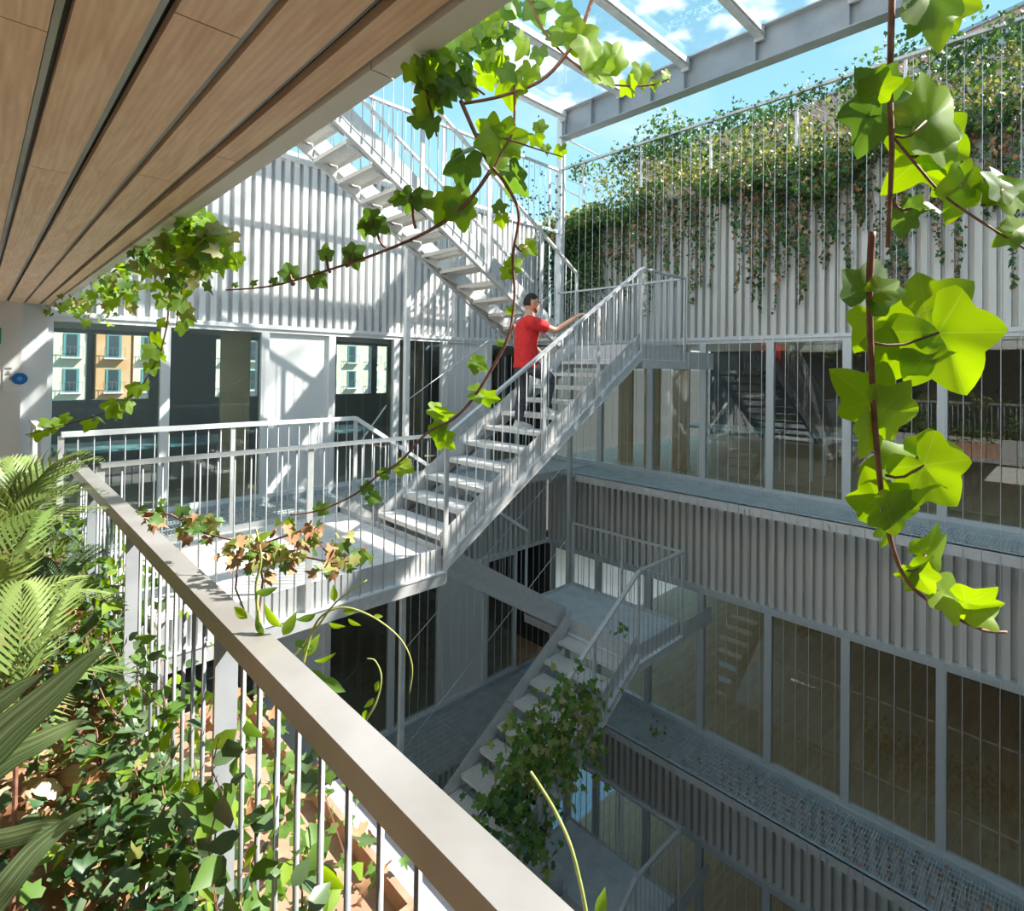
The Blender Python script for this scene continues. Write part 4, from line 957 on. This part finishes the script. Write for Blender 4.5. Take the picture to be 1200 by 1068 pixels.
def palm(px, py, Yv, label, n=9, size=.6, meshes=FR, el=(.3, 1.2), name='palm', z=None):
    p = at_y(px, py, Yv)
    if name == 'fern' and z is None: d = ray(px, py); p = d*((SOIL+.05)/d.z)
    base = Vector((p.x, p.y, SOIL if z is None else z))
    g = thing(name, label, 'plant', base)
    MB().tube([base, base+Vector((0, 0, max(.03, p.z-base.z)))], .007, 6, .005).build('stem', M['stem'], g)
    for i in range(n):
        a = 2*math.pi*i/n+random.uniform(-.3, .3); e = random.uniform(*el); s = size*random.uniform(.75, 1.15)
        d = Vector((math.cos(a)*math.cos(e), math.sin(a)*math.cos(e), math.sin(e)))
        inst('frond', random.choice(meshes), Vector((p.x, p.y, p.z)), g, scale=(s, s, s), quat=orient(d, Vector((0, 0, 1))))
palm(10, 640, 2.9, 'feathery palm clump beside the white end wall, farthest in the bed', 15, .42)
palm(25, 620, 3.6, 'second feathery palm behind the first, touching the end wall', 12, .46)
palm(-10, 740, 2.2, 'feathery palm at the left edge below the end wall', 12, .36)
palm(70, 690, 3.3, 'low dark palm in the shade at the far railing posts', 9, .34, FRD)
palm(20, 830, 1.7, 'yellowish palm seedling above the strap leaves', 8, .34)
palm(60, 905, 1.45, 'small fern among the broad strap leaves', 8, .13, [FERN], name='fern')
palm(165, 995, 1.25, 'fern spreading over the soil near the bottom edge', 9, .13, [FERN], name='fern', el=(.1, .6))
palm(110, 1030, 1.1, 'fern at the very bottom left of the bed', 8, .12, [FERN], name='fern', el=(.1, .7))
palm(95, 655, 3.9, 'leafy tuft in front of the farthest railing post', 9, .28, FRD)
# strap-leaved plant in the corner
def strap(points, widths, name, parent, m):
    P = [at_d(*p) for p in points]; b = MB(); vs = []; Q = []; Wd = []
    for i in range(len(P)-1):
        a, b_, c, d = P[max(i-1, 0)], P[i], P[i+1], P[min(i+2, len(P)-1)]
        for k in range(5):
            t = k/5; Q.append(.5*((2*b_)+(c-a)*t+(2*a-5*b_+4*c-d)*t*t+(3*b_-a-3*c+d)*t**3)); Wd.append(widths[i]+(widths[i+1]-widths[i])*t)
    Q.append(P[-1]); Wd.append(widths[-1])
    for i, q in enumerate(Q):
        d = (Q[min(i+1, len(Q)-1)]-Q[max(i-1, 0)]).normalized(); s = d.cross(FW).normalized(); w = Wd[i]/FPX*points[0][2]*.26
        up = (-FW+UP*.8).normalized()
        for u, zz in ((-1, .18), (-.5, .06), (0, -.06), (.5, .06), (1, .18)): vs.append(q+s*w*u+up*w*zz)
    n = len(Q); fs = [(i*5+k, i*5+k+1, (i+1)*5+k+1, (i+1)*5+k) for i in range(n-1) for k in range(4)]
    b.add(vs, fs); o = b.build(name, m, parent, True); me = o.data; uv = me.uv_layers.new(name='across')
    for l in me.loops: uv.data[l.index].uv = ((l.vertex_index % 5)/4, (l.vertex_index//5)/n)
    return o
M['strap'] = leafmat('strap_leaf', (.15, .26, .09), (.33, .44, .22), .3, scale=5.0, rough=.25)
def sheen_stripes(m):  # pale stripes paint the leaf's sheen streaks into its colour
    t = m.node_tree; b = t.nodes['Principled BSDF']; src = b.inputs['Base Color'].links[0].from_socket; dst = [l.to_socket for l in src.links]
    uv = N(t, 'ShaderNodeUVMap'); mp = N(t, 'ShaderNodeMapping'); mp.inputs['Scale'].default_value = (9, .5, 1); t.links.new(uv.outputs[0], mp.inputs[0])
    n = N(t, 'ShaderNodeTexNoise'); n.inputs['Scale'].default_value = 1.6; n.inputs['Detail'].default_value = 5; t.links.new(mp.outputs[0], n.inputs['Vector'])
    r = N(t, 'ShaderNodeValToRGB'); r.color_ramp.elements[0].position = .38; r.color_ramp.elements[1].position = .66
    r.color_ramp.elements[0].color = (.10, .20, .06, 1); r.color_ramp.elements[1].color = (.42, .54, .30, 1)
    t.links.new(n.outputs[0], r.inputs[0])
    for d in dst: t.links.new(r.outputs[0], d)
    bp = N(t, 'ShaderNodeBump'); bp.inputs['Strength'].default_value = .4; bp.inputs['Distance'].default_value = .004
    t.links.new(n.outputs[0], bp.inputs['Height']); t.links.new(bp.outputs[0], b.inputs['Normal'])
sheen_stripes(M['strap'])
D6 = .75
g = thing('broad_leaf_plant', 'plant with long glossy strap leaves in the bottom left corner', 'plant', at_d(-40, 960, D6))
strap([(-60, 940, D6), (0, 870, D6), (60, 815, D6), (105, 772, D6), (124, 762, D6)], [70, 85, 62, 28, 2], 'leaf', g, M['strap'])
strap([(-60, 950, D6+.03), (0, 895, D6+.03), (50, 868, D6+.02), (85, 850, D6), (104, 845, D6)], [50, 64, 44, 20, 2], 'leaf', g, M['strap'])
strap([(-60, 990, D6), (0, 985, D6), (50, 972, D6), (85, 966, D6+.02), (100, 964, D6+.02)], [40, 50, 44, 20, 2], 'leaf', g, M['strap'])
strap([(-60, 1120, D6-.06), (0, 1050, D6-.06), (40, 1000, D6-.05), (75, 968, D6-.04), (100, 948, D6-.04)], [60, 62, 50, 28, 2], 'leaf', g, M['strap'])
strap([(-60, 840, D6+.1), (-10, 830, D6+.1), (25, 805, D6+.1), (50, 790, D6+.1)], [40, 46, 30, 2], 'leaf', g, M['strap'])
# groundcover shrubs, each leaf a part
GC = {'ground': ovate_mesh('leaf', M['ground'], .62, .25), 'lime_dark': ovate_mesh('leaf', M['lime_dark'], .6, .25), 'lime': ovate_mesh('leaf', M['lime'], .6, .25)}
spots = sorted([(95, 800), (150, 815), (190, 865), (170, 740), (110, 745), (100, 1000), (150, 960), (205, 935), (60, 770), (235, 905), (225, 1005), (120, 885), (180, 690), (255, 965)], key=lambda q: q[1])
rank = ['farthest', 'second farthest', 'third farthest', 'fourth farthest', 'fifth farthest', 'sixth farthest', 'seventh farthest', 'seventh nearest', 'sixth nearest', 'fifth nearest', 'fourth nearest', 'third nearest', 'second nearest', 'nearest']
for i, (x, y) in enumerate(spots):
    d = ray(x, y); p = d*((SOIL+.06)/d.z); p.x = min(p.x, .40)
    g = thing('groundcover_shrub', '%s low leafy shrub in the planting bed, counted along the railing' % rank[i], 'plant', (p.x, p.y, SOIL), 'ground cover shrubs')
    b = MB()
    for s in range(6):
        a = s*1.05+i; q = Vector((p.x+.11*math.cos(a), p.y+.11*math.sin(a), SOIL+random.uniform(.10, .20))); b.tube([Vector((p.x, p.y, SOIL)), Vector((p.x, p.y, SOIL)).lerp(q, .5)+Vector((0, 0, .04)), q], .004, 4, .002)
        for l in range(4):
            t = .35+.2*l; r = Vector((p.x, p.y, SOIL)).lerp(q, t)+Vector((0, 0, .04*(1-abs(2*t-1))))
            a2 = a+random.uniform(-1.5, 1.5); sc = random.uniform(.045, .085)
            k = random.choice(('ground', 'ground', 'lime_dark', 'lime') if i % 3 == 0 else ('ground', 'ground', 'lime_dark'))
            inst('leaf', GC[k], r, g, scale=(sc, sc, sc), quat=orient((math.cos(a2), math.sin(a2), random.uniform(-.2, .6)), Vector((random.gauss(0, .3), random.gauss(0, .3), 1))))
    b.build('stems', M['stem'], g)
pp = {'ground': [], 'ivy_dark': [], 'lime_dark': [], 'dry': [], 'ivy_yellow': []}
for _ in range(8500):
    x = max(-.74, .52-abs(random.gauss(0, .55))); y = random.uniform(.5, 6.4)
    dens = .5+.5*math.sin(4.3*x+1.7*y)*math.sin(2.9*y+.6)
    k = random.choices(('ground', 'ivy_dark', 'lime_dark', 'ivy_yellow', 'dry'), (5, 4, 1.6, .6, 3.2))[0]
    if random.random() < dens or k == 'dry':
        pp[k].append((x, y, SOIL+.05+(random.random()*.02 if k == 'dry' else abs(random.gauss(0, .10)))))
for k in pp:
    leaf_mass('ground_cover', pp[k], rng.uniform(.022, .055, len(pp[k])), M[k], None, {'ground': 'mid green creeping foliage carpet of the planting bed', 'ivy_dark': 'dark ivy carpet of the planting bed', 'lime_dark': 'fresh green foliage scattered through the planting bed', 'dry': 'fallen dry leaves littering the planting bed', 'ivy_yellow': 'yellowing foliage scattered through the planting bed'}[k], 'ground cover', nrm=(0, 0, 1.2), down=-.1, loc=(0, 3, SOIL))
# climbers on the foreground balusters
W = {'ground': [], 'lime': [], 'lime_dark': []}
b = MB()
for i in range(26):
    y0 = random.uniform(.6, 4.2); p = Vector((.46+random.gauss(0, .03), y0, SOIL)); q = [p]
    for k in range(7):
        p = p+Vector((random.gauss(0, .03), random.gauss(.02, .06), random.uniform(.05, .11)))
        if p.z > -.72: break
        q.append(p)
        for _ in range(5): W[random.choice(('ground', 'lime', 'lime_dark', 'lime_dark'))].append(p+Vector((random.gauss(0, .035), random.gauss(0, .035), random.gauss(0, .03))))
    if len(q) > 1: b.tube(q, .0028, 4, .0015)
g = thing('climber', 'leafy climber winding through the foreground balusters', 'climber', (.46, 2, SOIL))
b.build('stems', M['stem'], g)
OVs = [(0, 0), (.25, .25), (.30, .55), (0, 1.0), (-.30, .55), (-.25, .25)]
for k in W: leaf_mass('foliage', W[k], rng.uniform(.04, .075, len(W[k])), M[k], g, nrm=(-.5, -.5, .6), down=.2, shape=OVs)
# planting on the shaded platform two storeys down, fallen leaves on the grating
palm(480, 1040, 3.0, 'sunlit fern tuft at the bottom centre below the foreground rail', 12, .45, [FERN], name='fern', el=(.3, 1.2), z=-3.6)
g = thing('planter_trough', 'grey planter box below the foreground handrail holding the sunlit fern', 'planter', (1.2, 3, -3.9))
MB().box(.8, 2.0, 2.2, 3.4, -4.2, -3.7).build('outer_panel', M['galv'], g)
DL = MB().add([(0, -.5, 0), (.3, -.1, .06), (.35, .3, 0), (0, .5, .05), (-.35, .3, 0), (-.3, -.1, .06)], [(0, 1, 2, 3), (0, 3, 4, 5)]).mesh('fallen_leaf', M['dry'])
for i in range(38):
    y = random.uniform(.6, 5.3); x = random.uniform(XC+.05, XW-.08)
    o = inst('fallen_leaf', DL, (x, y, Z0-H-.085), scale=(.06,)*3, rot=(random.gauss(0, .2), random.gauss(0, .2), random.random()*6))
    tag(o, 'dry leaf lying on the middle grating walkway', 'leaf', 'fallen leaves on the grating')

# notice on the end wall
g = thing('notice', 'white paper notice with a blue dot on the end wall', 'notice', at_y(17, 444, 7.34))
def rect(x0, y0, x1, y1, Y): a = at_y(x0, y0, Y); c_ = at_y(x1, y1, Y); return min(a.x, c_.x), max(a.x, c_.x), min(a.z, c_.z), max(a.z, c_.z)
a = rect(3.5, 430, 31, 459, 7.34)
MB().box(a[0], a[1], 7.338, 7.345, a[2], a[3]).build('sheet', M['paper'], g)
c0 = at_y(23, 444, 7.335); r = .062
MB().prism([(c0.x+r*math.cos(t*.524), 7.330, c0.z+r*.95*math.sin(t*.524)) for t in range(12)], (0, .004, 0)).build('dot', M['blue'], g)
MB().prism([(c0.x+r*.38*math.cos(t*1.047), 7.327, c0.z+r*.38*math.sin(t*1.047)) for t in range(6)], (0, .003, 0)).build('emblem', M['ltblue'], g)
for (x, y, s) in ((9.5, 437, 1.0), (13, 443.5, .9)):
    c0 = at_y(x, y, 7.336); MB().prism([(c0.x-.022*s, 7.332, c0.z-.018*s), (c0.x+.022*s, 7.332, c0.z-.018*s), (c0.x, 7.332, c0.z+.024*s)], (0, .003, 0)).build('print_mark', M['grey_print'], g)
c1 = rect(6, 431, 14, 432.4, 7.336); MB().box(c1[0], c1[1], 7.332, 7.336, c1[2], c1[3]).build('print_line', M['grey_print'], g)
a = rect(-8, 384, 1.3, 403, 7.33)
o = MB().box(a[0], a[1], 7.32, 7.345, a[2], a[3]).build('exit_sign', M['green_sign'], loc=(a[0], 7.33, a[2])); tag(o, 'green sign cut off by the left edge on the end wall', 'sign')

# ------------------------------------------------------------------ the man
def skin_obj(name, verts, edges, radii, m, parent, sub=2, root=0):
    off = wpos(parent); me = bpy.data.meshes.new(name); me.from_pydata([tuple(Vector(v)-off) for v in verts], edges, []); me.materials.append(m)
    o = bpy.data.objects.new(name, me); COL.objects.link(o); o.parent = parent
    md = o.modifiers.new('skin', 'SKIN'); md.use_smooth_shade = True
    sv = me.skin_vertices[0].data
    for i, r in enumerate(radii): sv[i].radius = r if isinstance(r, tuple) else (r, r)
    for i in range(len(verts)): sv[i].use_root = (i == root)
    s = o.modifiers.new('sub', 'SUBSURF'); s.levels = sub; s.render_levels = sub
    return o
def person():
    g = thing('person', 'man in red t-shirt, dark jeans and glasses climbing the stairs, hand on rail', 'person', (4.8, 4.6, Z0+6*RIS))
    Yc = 4.60
    pel = at_y(617, 425, Yc); spine = at_y(616, 402, Yc); chest = at_y(618, 383, Yc); neckb = at_y(620, 371, Yc); neck = at_y(621, 366.5, Yc)
    shR = at_y(620, 376.5, Yc-.17)+Vector((.0, 0, 0)); shL = at_y(619, 375, Yc+.17)
    elR = at_y(652, 388, 4.28); wrR = at_y(676, 371.5, 4.13)
    elL = shL+Vector((.10, .08, -.27)); wrL = elL+Vector((.20, -.04, -.14))
    hipR = pel+Vector((-.0, -.10, -.04)); hipL = pel+Vector((.02, .10, -.04))
    zr = Z0+RIS*6; zl = Z0+RIS*7
    ankR = Vector((at_y(640, 482, Yc-.13).x, Yc-.13, zl+.09)); knR = at_y(646, 446, Yc-.14)
    ankL = Vector((at_y(608, 503, Yc+.10).x, Yc+.10, zr+.09)); knL = at_y(612, 462, Yc+.11)
    # body surface: torso, neck, arms
    V = [pel, spine, chest, neckb, neck, neck+Vector((.01, 0, .05)), shR, elR, wrR, shL, elL, wrL, hipR, knR, ankR, hipL, knL, ankL, shR.lerp(elR, .5), elR.lerp(wrR, .5)]
    E = [(0, 1), (1, 2), (2, 3), (3, 4), (4, 5), (3, 6), (6, 18), (18, 7), (7, 19), (19, 8), (3, 9), (9, 10), (10, 11), (0, 12), (12, 13), (13, 14), (0, 15), (15, 16), (16, 17)]
    Rr = [.11, .10, .09, .050, .048, .048, .050, .040, .028, .052, .040, .028, .080, .050, .034, .080, .050, .034, .046, .038]
    skin_obj('body', V, E, Rr, M['skin'], g)
    # shirt
    fw_ = Vector((.93, -.37, 0)).normalized(); sd_ = fw_.cross(Vector((0, 0, 1))).normalized()
    def fused(name, rings, tubes, m, vox=.011, it=6):
        """cross-section loft plus tapered limbs fused into one surface"""
        b = MB(); n = 20; vs = []
        for c_, hw, hd in rings:
            for k in range(n):
                a = 2*math.pi*k/n; q = lambda v: math.copysign(abs(v)**.8, v)
                vs.append(c_+sd_*hw*q(math.cos(a))+fw_*hd*q(math.sin(a)))
        m_ = len(rings)
        b.add(vs, [(i*n+k, i*n+(k+1) % n, (i+1)*n+(k+1) % n, (i+1)*n+k) for i in range(m_-1) for k in range(n)]+[tuple(range(n))[::-1], tuple(range((m_-1)*n, m_*n))])
        for pts, r0, r1 in tubes: b.tube(pts, r0, 14, r1)
        o = b.build(name, m, g, True)
        r = o.modifiers.new('fuse', 'REMESH'); r.mode = 'VOXEL'; r.voxel_size = vox; r.use_smooth_shade = True
        sm = o.modifiers.new('soft', 'SMOOTH'); sm.iterations = it; sm.factor = .5
        return o
    zs = shR.z; cx_ = lambda p, f, u: Vector((p.x, p.y, 0))+fw_*f+Vector((0, 0, u))
    fused('t_shirt', [(cx_(pel, -.01, pel.z-.07), .185, .135), (cx_(pel, -.005, pel.z+.03), .178, .128), (cx_(spine, 0, spine.z), .172, .118), (cx_(chest, 0, chest.z-.06), .190, .128),
                      (cx_(chest, -.005, chest.z+.02), .200, .128), (cx_(chest, -.01, zs), .175, .105), (cx_(neckb, -.01, zs+.05), .105, .082), (cx_(neckb, 0, zs+.075), .070, .066)],
          [([shR-sd_*.05, shR+sd_*.02+Vector((.02, 0, -.01)), shR.lerp(elR, .66)], .080, .074), ([shL+sd_*.05, shL.lerp(elL, .1), shL.lerp(elL, .66)], .080, .074)], M['red'])
    # jeans
    fused('jeans', [(cx_(pel, 0, pel.z-.14), .165, .125), (cx_(pel, 0, pel.z-.06), .172, .125), (cx_(pel, 0, pel.z+.04), .160, .115)],
          [([hipR+Vector((0, 0, -.02)), hipR.lerp(knR, .55)+Vector((.01, 0, 0)), knR+Vector((.01, 0, 0))], .096, .066), ([knR+Vector((.01, 0, .03)), knR.lerp(ankR, .4)+Vector((-.015, 0, 0)), ankR+Vector((0, 0, .01))], .068, .056),
           ([hipL+Vector((0, 0, -.02)), hipL.lerp(knL, .55)+Vector((.01, 0, .01)), knL+Vector((.01, 0, 0))], .096, .068), ([knL+Vector((.01, 0, .03)), knL.lerp(ankL, .4)+Vector((-.015, 0, 0)), ankL+Vector((0, 0, .01))], .069, .056)], M['jeans'], .012, 5)
    # shoes
    for ank, zf in ((ankR, zl), (ankL, zr)):
        b = MB(); secs = []
        for t, w, h in ((-.075, .030, .050), (-.05, .038, .095), (.0, .042, .100), (.07, .044, .070), (.14, .048, .050), (.19, .036, .038), (.205, .012, .022)):
            secs.append([(ank.x+t, ank.y+w*math.cos(a), zf+.004+(h if math.sin(a) > .2 else 0)*max(0, math.sin(a))) for a in [k*math.pi/6 for k in range(12)]])
        vs = [p for s_ in secs for p in s_]; fs = [(i*12+k, i*12+(k+1) % 12, (i+1)*12+(k+1) % 12, (i+1)*12+k) for i in range(6) for k in range(12)]
        fs += [tuple(range(12))[::-1], tuple(range(72, 84))]
        b.add(vs, fs); sh = b.build('shoe', M['shoe'], g, True)
        MB().prism([(ank.x-.08, ank.y-.046, zf), (ank.x+.20, ank.y-.046, zf), (ank.x+.215, ank.y, zf), (ank.x+.20, ank.y+.046, zf), (ank.x-.08, ank.y+.046, zf)], (0, 0, .022)).build('sole', M['paper'], sh)
    # head: shaped ellipsoid with jaw, nose, ears ; faces +X turned a little to the camera
    hc = at_y(622.5, 355.5, Yc); fwd = Vector((.97, -.22, -.03)).normalized(); side = fwd.cross(Vector((0, 0, 1))).normalized(); up = side.cross(fwd)
    def hp(f, s_, u): return hc+fwd*f+side*s_+up*u
    b = MB(); nu, nv = 20, 14; vs = []
    for j in range(nv+1):
        ph = math.pi*j/nv; z = math.cos(ph)
        for i in range(nu):
            th = 2*math.pi*i/nu; f = math.cos(th)*math.sin(ph); s_ = math.sin(th)*math.sin(ph)
            fr = .098; sr = .077*(1 if z > -.2 else 1-.35*(-z-.2)); uu = z*.118
            if f > 0 and z < 0: fr = .100-.012*(-z)
            if f < 0 and z < -.1: fr = .098*(1-.55*(-z-.1))
            ff = f*fr
            if f > .93 and -.35 < z < .05: ff += .012
            vs.append(hp(ff, s_*sr, uu))
    fs = [(j*nu+i, (j+1)*nu+i, (j+1)*nu+(i+1) % nu, j*nu+(i+1) % nu) for j in range(nv) for i in range(nu)]
    b.add(vs, fs); head = b.build('head', M['skin'], g, True)
    MB().add([hp(.095, 0, .015), hp(.094, .014, -.028), hp(.094, -.014, -.028), hp(.125, 0, -.026)], [(0, 1, 3), (0, 3, 2), (1, 2, 3)]).build('nose', M['skin'], head)
    for s_ in (-1, 1):
        MB().tube([hp(-.005, s_*.076, -.03), hp(-.018, s_*.088, -.005), hp(-.012, s_*.086, .018)], .012, 6, .010).build('ear', M['skin'], head, True)
        MB().tube([hp(.088, s_*.030, .008), hp(.092, s_*.030, .008)], .009, 8).build('eye', M['black'], head)
    MB().tube([hp(.094, -.02, -.062), hp(.099, 0, -.063), hp(.094, .02, -.062)], .004, 5).build('mouth', M['fac_pink'], head)
    # short hair cap
    b = MB(); vs = []
    for j in range(9):
        for i in range(nu):
            th = 2*math.pi*i/nu; lim = .34 if math.cos(th) > .3 else (.60 if math.cos(th) < -.4 else .41)
            ph = math.pi*lim*j/8; z = math.cos(ph); f = math.cos(th)*math.sin(ph); s_ = math.sin(th)*math.sin(ph)
            vs.append(hp(f*.101*(1 if not (f < 0 and z < -.1) else (1-.55*(-z-.1))), s_*.080, z*.124))
    b.add(vs, [(j*nu+i, (j+1)*nu+i, (j+1)*nu+(i+1) % nu, j*nu+(i+1) % nu) for j in range(8) for i in range(nu)])
    b.build('hair', M['hair'], head, True)
    b = MB()
    b.tube([hp(.104, -.055, .012), hp(.110, -.03, .024), hp(.112, -.005, .012), hp(.110, -.03, -.008), hp(.104, -.055, .012)], .0025, 5)
    b.tube([hp(.104, .055, .012), hp(.110, .03, .024), hp(.112, .005, .012), hp(.110, .03, -.008), hp(.104, .055, .012)], .0025, 5)
    b.tube([hp(.104, .055, .014), hp(.05, .083, .012), hp(-.02, .088, .010)], .0025, 5); b.tube([hp(.104, -.055, .014), hp(.05, -.083, .012), hp(-.02, -.088, .010)], .0025, 5)
    b.build('glasses', M['black'], head)
    # beard shadow
    b = MB()
    b.tube([hp(.01, -.058, -.066), hp(.05, -.046, -.088), hp(.078, 0, -.100), hp(.05, .046, -.088), hp(.01, .058, -.066)], .010, 8)
    b.build('beard', M['hair'], head, True)
    # hands: palm plus five fingers
    def hand(wr, d, n, curl, name):
        d = d.normalized(); n = (n-d*n.dot(d)).normalized(); s_ = d.cross(n)
        V = [wr-d*.01, wr+d*.045, wr+d*.085]; E = [(0, 1), (1, 2)]; Rr = [(.026, .020), (.036, .016), (.038, .014)]
        for k, (o_, L) in enumerate(((-.030, .068), (-.010, .078), (.010, .073), (.029, .058))):
            a = wr+d*.080+s_*o_; c1_ = a+d*L*.45-n*curl*.35*L; c2_ = c1_+d*L*.25-n*curl*.6*L; i0 = len(V)
            V += [a, c1_, c2_]; E += [(2, i0), (i0, i0+1), (i0+1, i0+2)]; Rr += [.010, .009, .0075]
        a = wr+d*.035-s_*.036; i0 = len(V)
        V += [a, a+d*.025-s_*.022-n*.01, a+d*.045-s_*.022-n*.03]; E += [(1, i0), (i0, i0+1), (i0+1, i0+2)]; Rr += [.012, .010, .008]
        skin_obj(name, V, E, Rr, M['skin'], g, 1)
    hand(wrR, Vector((.85, -.05, .50)), Vector((-.4, -.1, .9)), .8, 'hand')
    hand(wrL, Vector((.6, -.1, -.6)), Vector((.3, .8, .3)), .6, 'hand')
person()
